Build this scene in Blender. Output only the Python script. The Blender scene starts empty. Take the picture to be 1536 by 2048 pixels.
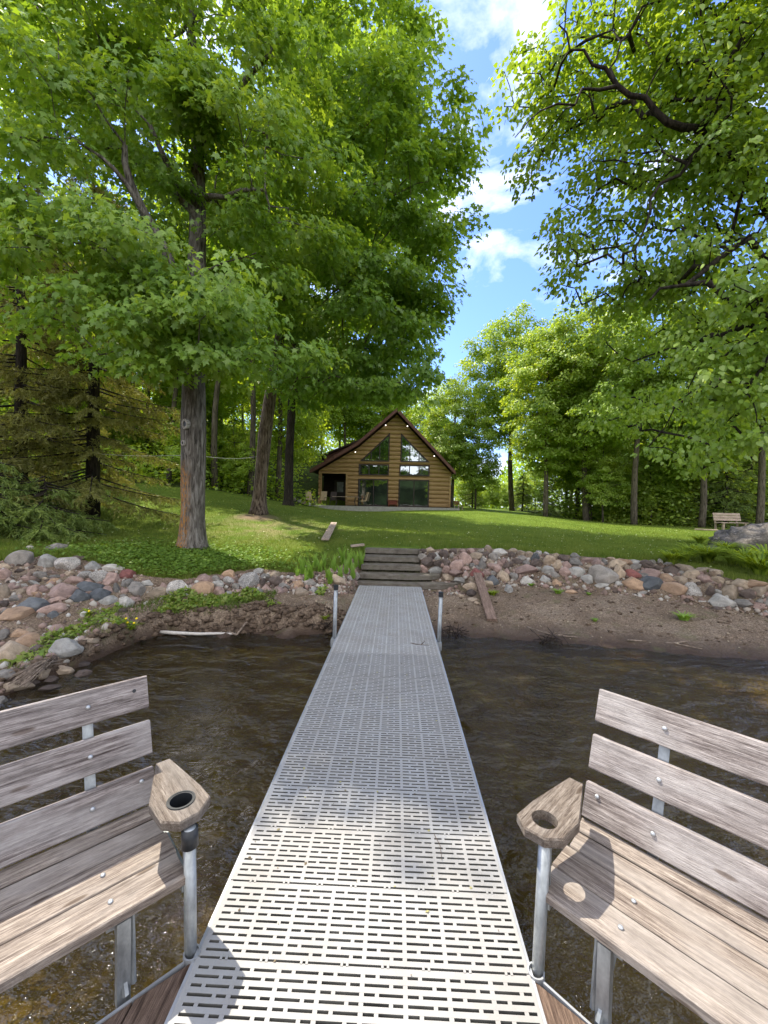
import bpy, math, random
import numpy as np
from math import sin, cos, pi, radians, sqrt
from mathutils import Matrix, Vector, Euler
random.seed(7); RNG = np.random.default_rng(7)
SC = bpy.context.scene
COL = SC.collection

# ------------------------------------------------------------------ camera
CZ = 2.046; FPX = 820.4
CAMM = Matrix.Rotation(.0298, 3, 'Z') @ Matrix.Rotation(pi/2 - .0266, 3, 'X') @ Matrix.Rotation(.0213, 3, 'Z')
cd = bpy.data.cameras.new('camera'); cam = bpy.data.objects.new('camera', cd); COL.objects.link(cam)
cd.sensor_fit = 'VERTICAL'; cd.sensor_height = 36; cd.lens = FPX/2048*36
cd.clip_start = .05; cd.clip_end = 2000
cam.matrix_world = Matrix.Translation((0, 0, CZ)) @ CAMM.to_4x4()
SC.camera = cam

# ------------------------------------------------------------------ light
SUNV = Vector((-.46, .42, 1.0)).normalized()
elev = math.asin(SUNV.z)
W = bpy.data.worlds.new('World'); SC.world = W; W.use_nodes = True
nt = W.node_tree; nt.nodes.clear()
def N(nt, t, **k):
    n = nt.nodes.new(t)
    for a, b in k.items():
        if a.startswith('i_'): n.inputs[a[2:].replace('_', ' ')].default_value = b
        else: setattr(n, a, b)
    return n
def K(nt, a, b): nt.links.new(a, b)
wo = N(nt, 'ShaderNodeOutputWorld'); bg = N(nt, 'ShaderNodeBackground'); bg.inputs[1].default_value = .15
sky = N(nt, 'ShaderNodeTexSky', sky_type='NISHITA', sun_disc=False, sun_elevation=elev, sun_rotation=math.atan2(SUNV.x, SUNV.y), altitude=0, air_density=1.0, dust_density=.6, ozone_density=3.0)
tc = N(nt, 'ShaderNodeTexCoord'); mp = N(nt, 'ShaderNodeMapping'); mp.inputs['Scale'].default_value = (1.6, 1.6, 3.2); mp.inputs['Location'].default_value = (.35, .1, .25)
n1 = N(nt, 'ShaderNodeTexNoise', i_Scale=2.3, i_Detail=7.0, i_Roughness=.58, i_Distortion=.35)
cr = N(nt, 'ShaderNodeValToRGB'); cr.color_ramp.elements[0].position = .50; cr.color_ramp.elements[1].position = .70
cr.color_ramp.elements[1].color = (.9, .9, .9, 1)
mx = N(nt, 'ShaderNodeMixRGB'); mx.inputs[2].default_value = (4.2, 4.2, 4.2, 1)
K(nt, tc.outputs['Generated'], mp.inputs[0]); K(nt, mp.outputs[0], n1.inputs['Vector'])
sep = N(nt, 'ShaderNodeSeparateXYZ'); K(nt, tc.outputs['Generated'], sep.inputs[0])
mrw = N(nt, 'ShaderNodeMapRange'); mrw.inputs[1].default_value = .45; mrw.inputs[2].default_value = -.5; mrw.inputs[3].default_value = 0; mrw.inputs[4].default_value = .22; K(nt, sep.outputs[1], mrw.inputs[0])  # extra clouds behind the camera, out of view, added as neutral fill light
adw = N(nt, 'ShaderNodeMath', operation='ADD'); K(nt, n1.outputs[0], adw.inputs[0]); K(nt, mrw.outputs[0], adw.inputs[1]); K(nt, adw.outputs[0], cr.inputs[0])
K(nt, cr.outputs[0], mx.inputs[0]); tn = N(nt, 'ShaderNodeMixRGB', blend_type='MULTIPLY'); tn.inputs[0].default_value = 1; tn.inputs[2].default_value = (.47, .55, .79, 1); K(nt, sky.outputs[0], tn.inputs[1]); K(nt, tn.outputs[0], mx.inputs[1]); K(nt, mx.outputs[0], bg.inputs[0]); K(nt, bg.outputs[0], wo.inputs[0])
ld = bpy.data.lights.new('sun', 'SUN'); ld.energy = 2.55; ld.angle = radians(.5); ld.color = (1, .93, .80)
lo = bpy.data.objects.new('sun', ld); COL.objects.link(lo); lo.rotation_euler = SUNV.to_track_quat('Z', 'Y').to_euler(); lo.location = (-20, 20, 40)
SC.view_settings.view_transform = 'Standard'; SC.view_settings.look = 'None'; SC.view_settings.gamma = 1; SC.view_settings.exposure = 1.76
SC.view_settings.use_curve_mapping = False
SC.cycles.max_bounces = 10; SC.cycles.transparent_max_bounces = 12; SC.cycles.diffuse_bounces = 6; SC.cycles.transmission_bounces = 6
SC.cycles.caustics_reflective = False; SC.cycles.caustics_refractive = False; SC.cycles.sample_clamp_indirect = 6

# ------------------------------------------------------------------ rays
def ray(px, py): return CAMM @ Vector(((px - 768)/FPX, (1024 - py)/FPX, -1))
def at(px, py, Z):
    d = ray(px, py); return Vector((0, 0, CZ)) + d*((Z - CZ)/d.z)
def atY(px, py, Y):
    d = ray(px, py); return Vector((0, 0, CZ)) + d*(Y/d.y)

# ------------------------------------------------------------------ object helpers
def tag(o, label=None, cat=None, group=None, kind=None):
    if label: o['label'] = label
    if cat: o['category'] = cat
    if group: o['group'] = group
    if kind: o['kind'] = kind
    return o
def empty(name, loc=(0, 0, 0), rz=0, label=None, cat=None, group=None):
    o = bpy.data.objects.new(name, None); COL.objects.link(o); o.location = loc; o.rotation_euler = (0, 0, rz); o.empty_display_size = .2
    return tag(o, label, cat, group)
class MB:
    def __init__(s): s.V = []; s.F = []
    def add(s, V, F):
        b = len(s.V); s.V += [tuple(v) for v in V]; s.F += [tuple(i + b for i in f) for f in F]; return s
    def box(s, x0, x1, y0, y1, z0, z1, M=None):
        V = [Vector(v) for v in ((x0,y0,z0),(x1,y0,z0),(x1,y1,z0),(x0,y1,z0),(x0,y0,z1),(x1,y0,z1),(x1,y1,z1),(x0,y1,z1))]
        if M is not None: V = [M @ v for v in V]
        return s.add(V, [(0,3,2,1),(4,5,6,7),(0,1,5,4),(1,2,6,5),(2,3,7,6),(3,0,4,7)])
    def bevbox(s, x0, x1, y0, y1, z0, z1, b=.004, M=None):
        # box with bevelled edges along x
        P = [(y0+b, z0), (y1-b, z0), (y1, z0+b), (y1, z1-b), (y1-b, z1), (y0+b, z1), (y0, z1-b), (y0, z0+b)]
        V = [(x0, y, z) for y, z in P] + [(x1, y, z) for y, z in P]
        V = [Vector(v) for v in V]
        if M is not None: V = [M @ v for v in V]
        F = [tuple(range(8))[::-1], tuple(range(8, 16))] + [(i, (i+1) % 8, (i+1) % 8 + 8, i+8) for i in range(8)]
        F = [tuple(reversed(f)) for f in F]
        return s.add(V, [tuple(reversed(f)) for f in F])
    def tube(s, P, R, n=10, cap=True):
        P = [Vector(p) for p in P]
        if not hasattr(R, '__len__'): R = [R]*len(P)
        V = []; F = []; a = None
        for i, p in enumerate(P):
            t = (P[min(i+1, len(P)-1)] - P[max(i-1, 0)]).normalized()
            if a is None:
                a = t.cross(Vector((0, 0, 1)) if abs(t.z) < .9 else Vector((1, 0, 0))).normalized()
            else:
                a = (a - t*a.dot(t)).normalized()
            b = t.cross(a)
            for k in range(n):
                q = 2*pi*k/n; V.append(p + (a*cos(q) + b*sin(q))*R[i])
        for i in range(len(P)-1):
            for k in range(n):
                F.append((i*n+k, i*n+(k+1) % n, (i+1)*n+(k+1) % n, (i+1)*n+k))
        if cap: F.append(tuple(range(n))[::-1]); F.append(tuple((len(P)-1)*n+k for k in range(n)))
        return s.add(V, F)
    def prism(s, poly, z0, z1, M=None):
        n = len(poly); V = [Vector((x, y, z0)) for x, y in poly] + [Vector((x, y, z1)) for x, y in poly]
        if M is not None: V = [M @ v for v in V]
        return s.add(V, [tuple(range(n))[::-1], tuple(range(n, 2*n))] + [(i, (i+1) % n, (i+1) % n + n, i+n) for i in range(n)])
    def ring(s, c, r0, r1, z0, z1, n=24, M=None):
        V = []
        for k in range(n):
            q = 2*pi*k/n
            for r, z in ((r0, z0), (r1, z0), (r1, z1), (r0, z1)): V.append(Vector((c[0]+r*cos(q), c[1]+r*sin(q), z)))
        if M is not None: V = [M @ v for v in V]
        F = []
        for k in range(n):
            j = (k+1) % n
            for e in range(4): F.append((4*k+e, 4*j+e, 4*j+(e+1) % 4, 4*k+(e+1) % 4))
        return s.add(V, F)
    def build(s, name, mat, parent=None, smooth=False):
        me = bpy.data.meshes.new(name); me.from_pydata(s.V, [], s.F); me.update()
        if smooth: me.polygons.foreach_set('use_smooth', [True]*len(me.polygons))
        me.materials.append(mat)
        o = bpy.data.objects.new(name, me); COL.objects.link(o)
        if parent: o.parent = parent
        return o
def npmesh(name, V, nper, mat, parent=None, attrs=None, smooth=False, F=None):
    """V (N,3); faces of nper consecutive vertices each, or index array F (M,nper)"""
    me = bpy.data.meshes.new(name); V = np.asarray(V, np.float32)
    if F is None: F = np.arange(len(V), dtype=np.int32).reshape(-1, nper)
    F = np.asarray(F, np.int32)
    me.vertices.add(len(V)); me.vertices.foreach_set('co', V.ravel())
    me.loops.add(F.size); me.loops.foreach_set('vertex_index', F.ravel())
    me.polygons.add(len(F)); me.polygons.foreach_set('loop_start', np.arange(len(F), dtype=np.int32)*F.shape[1])
    if smooth: me.polygons.foreach_set('use_smooth', np.ones(len(F), bool))
    me.update(calc_edges=True)
    for k, (dom, a) in (attrs or {}).items():
        at_ = me.attributes.new(k, 'FLOAT', dom); at_.data.foreach_set('value', np.asarray(a, np.float32))
    me.materials.append(mat)
    o = bpy.data.objects.new(name, me); COL.objects.link(o)
    if parent: o.parent = parent
    return o
def dup(o, loc, rz=0, sc=1, label=None, group=None):
    r = o.copy(); COL.objects.link(r); r.location = loc; r.rotation_euler = (0, 0, rz); r.scale = (sc, sc, sc) if not hasattr(sc, '__len__') else sc
    if label: r['label'] = label
    if group: r['group'] = group
    for ch in list(o.children):
        c = ch.copy(); COL.objects.link(c); c.parent = r
        for g in ch.children:
            d = g.copy(); COL.objects.link(d); d.parent = c
    return r

# ------------------------------------------------------------------ materials
def newmat(name):
    m = bpy.data.materials.new(name); m.use_nodes = True; t = m.node_tree; t.nodes.clear()
    o = N(t, 'ShaderNodeOutputMaterial'); return m, t, o
def ramp(t, stops, fac=None, interp='LINEAR'):
    r = N(t, 'ShaderNodeValToRGB'); r.color_ramp.interpolation = interp
    e = r.color_ramp.elements
    while len(e) < len(stops): e.new(.5)
    for k, (p, c) in enumerate(stops): e[k].position = p; e[k].color = (*c, 1)
    if fac is not None: K(t, fac, r.inputs[0])
    return r
def coords(t, scale=(1, 1, 1), kind='Object', rnd=False):
    c = N(t, 'ShaderNodeTexCoord'); m = N(t, 'ShaderNodeMapping'); m.inputs['Scale'].default_value = scale
    K(t, c.outputs[kind], m.inputs[0])
    if rnd:
        oi = N(t, 'ShaderNodeObjectInfo'); mu = N(t, 'ShaderNodeMath', operation='MULTIPLY'); mu.inputs[1].default_value = 37.
        K(t, oi.outputs['Random'], mu.inputs[0]); cb = N(t, 'ShaderNodeCombineXYZ')
        for i in range(3): K(t, mu.outputs[0], cb.inputs[i])
        K(t, cb.outputs[0], m.inputs['Location'])
    return m.outputs[0]
def noise(t, vec, scale, detail=4, rough=.5, dist=0):
    n = N(t, 'ShaderNodeTexNoise', i_Scale=float(scale), i_Detail=float(detail), i_Roughness=rough, i_Distortion=float(dist)); K(t, vec, n.inputs['Vector']); return n.outputs[0]
def mix(t, f, a, b, mode='MIX'):
    m = N(t, 'ShaderNodeMixRGB', blend_type=mode)
    for i, x in ((0, f), (1, a), (2, b)):
        if isinstance(x, (int, float)): m.inputs[i].default_value = x if i == 0 else (x, x, x, 1)
        elif isinstance(x, tuple): m.inputs[i].default_value = (*x, 1)
        else: K(t, x, m.inputs[i])
    return m.outputs[0]
def bump(t, h, s=.3, d=.02, normal=None):
    b = N(t, 'ShaderNodeBump', i_Strength=s, i_Distance=d); K(t, h, b.inputs['Height'])
    if normal is not None: K(t, normal, b.inputs['Normal'])
    return b.outputs[0]
def princ(t, o, col, rough=.8, nrm=None, spec=.3, metal=0):
    p = N(t, 'ShaderNodeBsdfPrincipled'); p.inputs['Roughness'].default_value = rough if isinstance(rough, float) else .5
    if not isinstance(rough, float): K(t, rough, p.inputs['Roughness'])
    p.inputs['Specular IOR Level'].default_value = spec; p.inputs['Metallic'].default_value = metal
    if isinstance(col, tuple): p.inputs['Base Color'].default_value = (*col, 1)
    else: K(t, col, p.inputs['Base Color'])
    if nrm is not None: K(t, nrm, p.inputs['Normal'])
    K(t, p.outputs[0], o.inputs[0]); return p
def simple(name, col, rough=.6, spec=.3, metal=0, var=.15, sc=8, bs=.2):
    m, t, o = newmat(name); v = coords(t, rnd=True); n = noise(t, v, sc, 5, .6)
    c = ramp(t, [(.3, tuple(x*(1-var*1.6) for x in col)), (.7, tuple(min(1, x*(1+var)) for x in col))], n).outputs[0]
    princ(t, o, c, float(rough), bump(t, n, bs, .01), spec, metal); return m
def leafmat(name, stops, trans=.45, gloss=.1, tcol=(1.5, 1.25, .35)):
    m, t, o = newmat(name); a = N(t, 'ShaderNodeAttribute', attribute_name='tint')
    oi = N(t, 'ShaderNodeObjectInfo'); ad = N(t, 'ShaderNodeMath', operation='MULTIPLY_ADD'); K(t, oi.outputs['Random'], ad.inputs[0]); ad.inputs[1].default_value = .25
    K(t, a.outputs['Fac'], ad.inputs[2])
    r = ramp(t, stops, ad.outputs[0]).outputs[0]
    d = N(t, 'ShaderNodeBsdfDiffuse'); K(t, r, d.inputs[0])
    tr = N(t, 'ShaderNodeBsdfTranslucent'); K(t, mix(t, 1., r, tcol, 'MULTIPLY'), tr.inputs[0])
    ms = N(t, 'ShaderNodeMixShader'); ms.inputs[0].default_value = trans; K(t, d.outputs[0], ms.inputs[1]); K(t, tr.outputs[0], ms.inputs[2])
    g = N(t, 'ShaderNodeBsdfGlossy'); g.inputs['Roughness'].default_value = .42; g.inputs[0].default_value = (.8, .8, .7, 1)
    m2 = N(t, 'ShaderNodeMixShader'); m2.inputs[0].default_value = gloss; K(t, ms.outputs[0], m2.inputs[1]); K(t, g.outputs[0], m2.inputs[2])
    K(t, m2.outputs[0], o.inputs[0]); return m
MAT = {}
MAT['maple'] = leafmat('maple_leaf', [(0, (0.1283, 0.2418, 0.0391)), (0.5, (0.2139, 0.372, 0.0614)), (1, (0.3636, 0.5208, 0.1116))], .5, .05)
MAT['lime'] = leafmat('lime_leaf', [(0, (0.1419, 0.2527, 0.0313)), (0.5, (0.2503, 0.4044, 0.0547)), (1, (0.4173, 0.5728, 0.1077))], .5, .06)
MAT['wood_leaf'] = leafmat('woodland_leaf', [(0, (0.1505, 0.2722, 0.034)), (0.5, (0.2832, 0.4423, 0.0583)), (1, (0.4602, 0.5953, 0.0972))], .55, .03)
MAT['mid_leaf'] = leafmat('midfield_leaf', [(0, (0.1483, 0.2596, 0.036)), (0.5, (0.2635, 0.4056, 0.0631)), (1, (0.4283, 0.5516, 0.1081))], .5, .04)
MAT['needle'] = leafmat('spruce_needle', [(0, (0.0917, 0.1162, 0.0286)), (0.5, (0.2001, 0.1966, 0.0572)), (1, (0.3167, 0.3217, 0.0858))], .3, .03, (1.2, 1.1, .6))
MAT['needle_g'] = leafmat('green_needle', [(0, (0.0811, 0.1341, 0.0343)), (0.5, (0.1622, 0.2324, 0.0572)), (1, (0.2839, 0.3575, 0.0801))], .2, .03, (1.2, 1.2, .6))
MAT['grass'] = leafmat('grass_blade', [(0, (0.068, 0.1122, 0.0173)), (0.5, (0.1157, 0.174, 0.026)), (1, (0.2312, 0.2636, 0.0578))], .35, .02, (1.3, 1.3, .4))
MAT['fern'] = leafmat('fern_frond', [(0, (0.168, 0.308, 0.042)), (1, (0.28, 0.462, 0.07))], .4, .05)
MAT['lily'] = leafmat('daylily_leaf', [(0, (0.1275, 0.2184, 0.021)), (1, (0.3315, 0.4368, 0.042))], .4, .03)
MAT['clover'] = leafmat('clover_leaf', [(0, (0.08, 0.162, 0.0225)), (1, (0.176, 0.2835, 0.045))], .35, .02)

def bark(name, c1, c2, c3=None, lichen=False, sc=1):
    m, t, o = newmat(name); v = coords(t, (9*sc, 9*sc, 1.3*sc), rnd=not lichen)
    n = noise(t, v, 2.2, 8, .65, .6); v2 = coords(t, (3, 3, 2.)); n2 = noise(t, v2, 2, 4)
    c = ramp(t, [(.36, c1), (.5, c2), (.68, c3 or tuple(x*1.5 for x in c2))], n).outputs[0]
    c = mix(t, .5, c, mix(t, n2, (.5, .5, .5), (1.4, 1.4, 1.4)), 'MULTIPLY')
    if lichen:
        cc = N(t, 'ShaderNodeTexCoord'); sp = N(t, 'ShaderNodeSeparateXYZ'); K(t, cc.outputs['Object'], sp.inputs[0])
        def band(src, a, b, inv=False):
            r = N(t, 'ShaderNodeMapRange'); r.inputs[1].default_value = a; r.inputs[2].default_value = b
            if inv: r.inputs[3].default_value = 1; r.inputs[4].default_value = 0
            K(t, src, r.inputs[0]); return r.outputs[0]
        mu = N(t, 'ShaderNodeMath', operation='MULTIPLY'); K(t, band(sp.outputs[0], -.10, .10, True), mu.inputs[0]); K(t, band(sp.outputs[2], 1.7, 2.1, True), mu.inputs[1])
        nn = ramp(t, [(.47, (0, 0, 0)), (.56, (1, 1, 1))], noise(t, coords(t, (14, 14, 3.5)), 3, 6, .7)).outputs[0]
        m3 = N(t, 'ShaderNodeMath', operation='MULTIPLY'); K(t, mu.outputs[0], m3.inputs[0]); K(t, nn, m3.inputs[1])
        c = mix(t, m3.outputs[0], c, (.46, .20, .04))
    princ(t, o, c, .9, bump(t, n, .9, .03), .15); return m
MAT['bark_a'] = bark('maple_bark', (.045, .039, .033), (.15, .13, .11), (.30, .275, .245), True)
MAT['bark_b'] = bark('leaning_bark', (.03, .022, .017), (.13, .095, .07), (.27, .22, .17))
MAT['bark_d'] = bark('dark_bark', (.012, .010, .008), (.035, .028, .022), (.07, .058, .046))
MAT['bark_m'] = bark('woodland_bark', (.035, .028, .02), (.12, .1, .075), (.2, .17, .13))

def woodmat(name, lo, hi, tintc=None, grain=1.):
    m, t, o = newmat(name)
    v = coords(t, (2.*grain, 46, 46), rnd=True); n = noise(t, v, 1.6, 7, .7, .5)
    v3 = coords(t, (6*grain, 150, 150), rnd=True); n3 = noise(t, v3, 2.2, 4, .8, .2)
    v2 = coords(t, (1, 2.5, 2.5), rnd=True); n2 = noise(t, v2, 2.2, 3)
    wv = N(t, 'ShaderNodeTexWave', wave_type='BANDS', bands_direction='Y', i_Scale=.9, i_Distortion=6., i_Detail=2., i_Detail_Scale=.7); K(t, coords(t, (1.1, 14, 14), rnd=True), wv.inputs['Vector'])
    c = ramp(t, [(.32, lo), (.62, hi)], n).outputs[0]
    c = mix(t, .75, c, ramp(t, [(.38, (.35, .3, .29)), (.52, (1.2, 1.2, 1.2))], n3).outputs[0], 'MULTIPLY')
    c = mix(t, .3, c, ramp(t, [(.0, (.6, .55, .55)), (.5, (1.1, 1.1, 1.1))], wv.outputs['Fac']).outputs[0], 'MULTIPLY')
    if tintc: c = mix(t, ramp(t, [(.45, (0, 0, 0)), (.6, (1, 1, 1))], n2).outputs[0], c, mix(t, .55, c, tintc))
    vk = N(t, 'ShaderNodeTexVoronoi', i_Scale=1.); K(t, coords(t, (3., 11, 11), rnd=True), vk.inputs['Vector'])
    c = mix(t, 1., c, ramp(t, [(0, (.38, .33, .3)), (.09, (.55, .5, .46)), (.13, (1, 1, 1))], vk.outputs['Distance']).outputs[0], 'MULTIPLY')
    c = mix(t, .45, c, ramp(t, [(.35, (.55, .52, .5)), (.6, (1.1, 1.1, 1.1))], noise(t, coords(t, (4, 9, 9), rnd=True), 2.4, 5, .7)).outputs[0], 'MULTIPLY')
    h = mix(t, .5, n, n3)
    princ(t, o, c, .85, bump(t, h, 1., .008), .2); return m
MAT['bench_back'] = woodmat('weathered_board', (.085, .066, .06), (.43, .385, .36), (.46, .43, .41))
MAT['bench_seat'] = woodmat('weathered_seat_board', (.11, .083, .07), (.38, .325, .27), (.35, .315, .28))
MAT['bench_arm'] = woodmat('weathered_armrest', (.085, .062, .045), (.235, .20, .165), (.23, .21, .19), 1.6)
MAT['deck_wood'] = woodmat('brown_deck_board', (.07, .045, .032), (.21, .145, .105))
MAT['old_plank'] = woodmat('old_plank', (.12, .08, .06), (.30, .21, .16))
MAT['pale_plank'] = woodmat('pale_plank', (.30, .22, .17), (.52, .42, .33))
MAT['red_wood'] = woodmat('red_stained_wood', (.10, .03, .02), (.22, .07, .045))
def galv():
    m, t, o = newmat('galvanised_steel'); v = coords(t, (1, 1, 1), rnd=True)
    vo = N(t, 'ShaderNodeTexVoronoi', i_Scale=60.); K(t, v, vo.inputs['Vector']); n = noise(t, coords(t, (3, 3, 1)), 8, 5, .6)
    c = mix(t, .4, ramp(t, [(.3, (.22, .24, .26)), (.7, (.5, .54, .57))], n).outputs[0], mix(t, .6, ramp(t, [(0, (.25, .25, .25)), (1, (.75, .75, .75))], vo.outputs['Distance']).outputs[0], (.5, .5, .5)), 'OVERLAY')
    c = mix(t, 1., c, (.86, .84, .80), 'MULTIPLY')
    princ(t, o, c, .42, bump(t, n, .15, .004), .5, .55); return m
MAT['steel'] = galv()
MAT['black'] = simple('black_plastic', (.02, .022, .025), .45, .4)
MAT['bolt'] = simple('zinc_bolt', (.5, .52, .54), .35, .5, .6)
def plastic(name, base, dirt, amt):
    m, t, o = newmat(name); v = coords(t, kind='Object')
    g = N(t, 'ShaderNodeNewGeometry'); n = noise(t, g.outputs['Position'], 3.2, 7, .7); nf = noise(t, g.outputs['Position'], 60, 4, .7)
    f = ramp(t, [(.5 - amt*.25, (0, 0, 0)), (.75 - amt*.1, (1, 1, 1))], mix(t, .35, n, nf)).outputs[0]
    c = mix(t, f, base, dirt); c = mix(t, .25, c, ramp(t, [(.35, (.6, .6, .6)), (.5, (1.05, 1.05, 1.05))], nf).outputs[0], 'MULTIPLY')
    princ(t, o, c, .6, bump(t, nf, .15, .003), .3); return m
MAT['panel'] = plastic('dock_plastic', (.35, .345, .33), (.27, .25, .225), .5)
MAT['panel_far'] = plastic('sandy_dock_plastic', (.47, .47, .46), (.34, .315, .28), .85)
MAT['alu'] = simple('aluminium_frame', (.45, .46, .47), .45, .5, .5)

def rockmat(name, c, speck, sp_amt=.5, lo=.6):
    m, t, o = newmat(name); v = coords(t, rnd=True)
    n = noise(t, v, 3.5, 8, .62, .4); n2 = noise(t, v, 26, 3, .7); n3 = noise(t, v, 1.4, 3)
    cc = ramp(t, [(.3, tuple(x*lo for x in c)), (.55, c), (.75, tuple(min(.75, x*1.28) for x in c))], n).outputs[0]
    f = ramp(t, [(.56 - .1*sp_amt, (0, 0, 0)), (.64, (1, 1, 1))], n2).outputs[0]
    fm = N(t, 'ShaderNodeMath', operation='MULTIPLY'); K(t, f, fm.inputs[0]); fm.inputs[1].default_value = sp_amt
    cc = mix(t, fm.outputs[0], cc, speck)
    oi = N(t, 'ShaderNodeObjectInfo'); br = ramp(t, [(0, (.9, .88, .86)), (1, (1.42, 1.34, 1.25))], oi.outputs['Random']).outputs[0]
    cc = mix(t, 1., cc, br, 'MULTIPLY')
    princ(t, o, cc, .82, bump(t, mix(t, .4, n, n2), .9, .03), .2); return m
RM = {'g': rockmat('grey_stone', (.25, .235, .215), (.1, .09, .085), .35), 'd': rockmat('dark_stone', (.125, .10, .088), (.05, .04, .035), .4),
      't': rockmat('tan_stone', (.38, .31, .235), (.2, .14, .1), .35), 'p': rockmat('pink_stone', (.34, .25, .22), (.2, .12, .11), .45),
      'b': rockmat('blueblack_stone', (.12, .13, .14), (.2, .24, .24), .25), 'r': rockmat('red_stone', (.24, .10, .09), (.12, .05, .05), .3),
      'w': rockmat('speckled_stone', (.46, .44, .41), (.06, .055, .055), .9), 'o': rockmat('orange_stone', (.40, .28, .19), (.25, .15, .1), .45),
      'l': rockmat('pale_stone', (.42, .41, .38), (.22, .21, .2), .4)}
RMN = {'g': 'grey', 'd': 'dark brown', 't': 'tan', 'p': 'pinkish', 'b': 'blue-black', 'r': 'dark red', 'w': 'black-speckled white', 'o': 'orange', 'l': 'pale grey'}

# ------------------------------------------------------------------ terrain
def curve(pts): 
    p = sorted([(q.x, q.y, q.z) for q in pts]); a = np.array(p); return a
TP = [at(x, y, z) for x, y, z in [(15,1124,.85),(79,1114,.9),(183,1124,.85),(267,1149,.70),(346,1161,.62),(470,1144,.65),(520,1139,.67),(594,1149,.62)]] + \
     [Vector((-1.25, 8.35, .62)), Vector((-.95, 8.9, .74)), Vector((-.72, 9.5, .90)), Vector((.55, 9.5, .93))] + \
     [at(x, y, z) for x, y, z in [(860,1100,.95),(972,1096,.97),(1043,1102,.96),(1154,1112,.93),(1316,1124,.88)]]
TP += [at(1391,1138,.84), at(1467,1160,.78), at(1536,1172,.75), Vector((7.3, 6.75, .74)), Vector((9, 5.9, .72)), Vector((14, 4.5, .7)), Vector((-9, 6.9, 1.0)), Vector((-14, 6.5, 1.3))]
TC = curve(TP)
BP = [at(x, y, z) for x, y, z in [(307,1198,.36),(420,1201,.34),(495,1191,.36),(569,1189,.36),(633,1186,.38),(1043,1168,.42),(1113,1176,.4),(1285,1189,.4),(1417,1211,.36),(1536,1227,.34)]]
BP += [Vector((-.8, 7.75, .34)), Vector((.55, 7.85, .32)), Vector((-4.4, 5.3, .22)), Vector((-5.2, 4.6, .2)), Vector((-7, 3.9, .2)), Vector((-12, 3.2, .2)), Vector((8, 6.1, .34)), Vector((14, 3.8, .3))]
BC = curve(BP)
WX = np.array([-14, -8, -5, -4.3, -3.95, -3.75, -3.6, -3.35, -2.3, -1.1, .77, 1.57, 2.56, 3.6, 4.9, 7, 14.])
WY = np.array([1.0, 1.4, 2.6, 3.3, 3.9, 4.7, 5.4, 5.88, 6.05, 6.1, 6.28, 6.2, 6.1, 5.95, 5.6, 4.9, 2.5])
LP = [tuple(p) for p in TC] + [(-6.5,33.5,1.72),(4.5,33.5,1.52),(-12,22,2.62),(-11.3,20,2.35),(-4.94,14.6,1.45),(-4.6,9.1,.85),(-8.25,11,1.10),(-20,15,2.8),(-30,10,3.2),(-40,30,9),(-15,35,5.8),(-9,40,5),(-10,60,8),(-40,60,14),
      (0,60,1.7),(11,45,1.45),(15,30,.85),(19,24,.85),(9,11,.86),(30,15,.8),(40,40,1),(20,60,1.2),(60,20,1),(0,20,1.25),(3,26,1.38),(0,14,1.06),(8,20,1.0),(0,90,2),(60,90,1),(-60,90,15),(-60,20,8),(2,12,1.0),(-2.3,12,1.02),(-9,14.5,1.6),(10,30,1.2)]
LP = np.array(LP)
def _k(r2): return np.where(r2 > 0, r2*np.log(np.maximum(r2, 1e-12)), 0)
_n = len(LP); _A = np.zeros((_n+3, _n+3)); _d = ((LP[:, None, :2]-LP[None, :, :2])**2).sum(2); _A[:_n, :_n] = _k(_d) + np.eye(_n)*.05
_A[:_n, _n] = 1; _A[:_n, _n+1:] = LP[:, :2]; _A[_n, :_n] = 1; _A[_n+1:, :_n] = LP[:, :2].T
_w = np.linalg.solve(_A, np.r_[LP[:, 2], 0, 0, 0])
def lawnZ(x, y):
    x = np.clip(x, -60, 60); y = np.clip(y, 3, 90)
    z = _w[_n] + _w[_n+1]*x + _w[_n+2]*y
    for i in range(_n): z = z + _w[i]*_k((x-LP[i, 0])**2 + (y-LP[i, 1])**2)
    return z
_tab = RNG.random((256, 256))
def vnoise(x, y):
    xi = np.floor(x).astype(int); yi = np.floor(y).astype(int); fx = x-xi; fy = y-yi; fx = fx*fx*(3-2*fx); fy = fy*fy*(3-2*fy)
    g = lambda a, b: _tab[a & 255, b & 255]
    return (g(xi, yi)*(1-fx)+g(xi+1, yi)*fx)*(1-fy)+(g(xi, yi+1)*(1-fx)+g(xi+1, yi+1)*fx)*fy
def fbm(x, y, o=4):
    s = 0; a = .5
    for k in range(o): s = s + a*(vnoise(x*2**k+17*k, y*2**k+9*k)-.5); a *= .5
    return s
def curves(x):
    w = np.interp(x, WX, WY); b = np.interp(x, BC[:, 0], BC[:, 1]); t = np.interp(x, TC[:, 0], TC[:, 1])
    zb = np.interp(x, BC[:, 0], BC[:, 2]); zt = lawnZ(x, t)
    w = w + fbm(x*1.7, x*0+3, 4)*.25; b = np.maximum(b, w+.3); t = np.maximum(t, b+.3)
    return w, b, t, zb, zt
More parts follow.
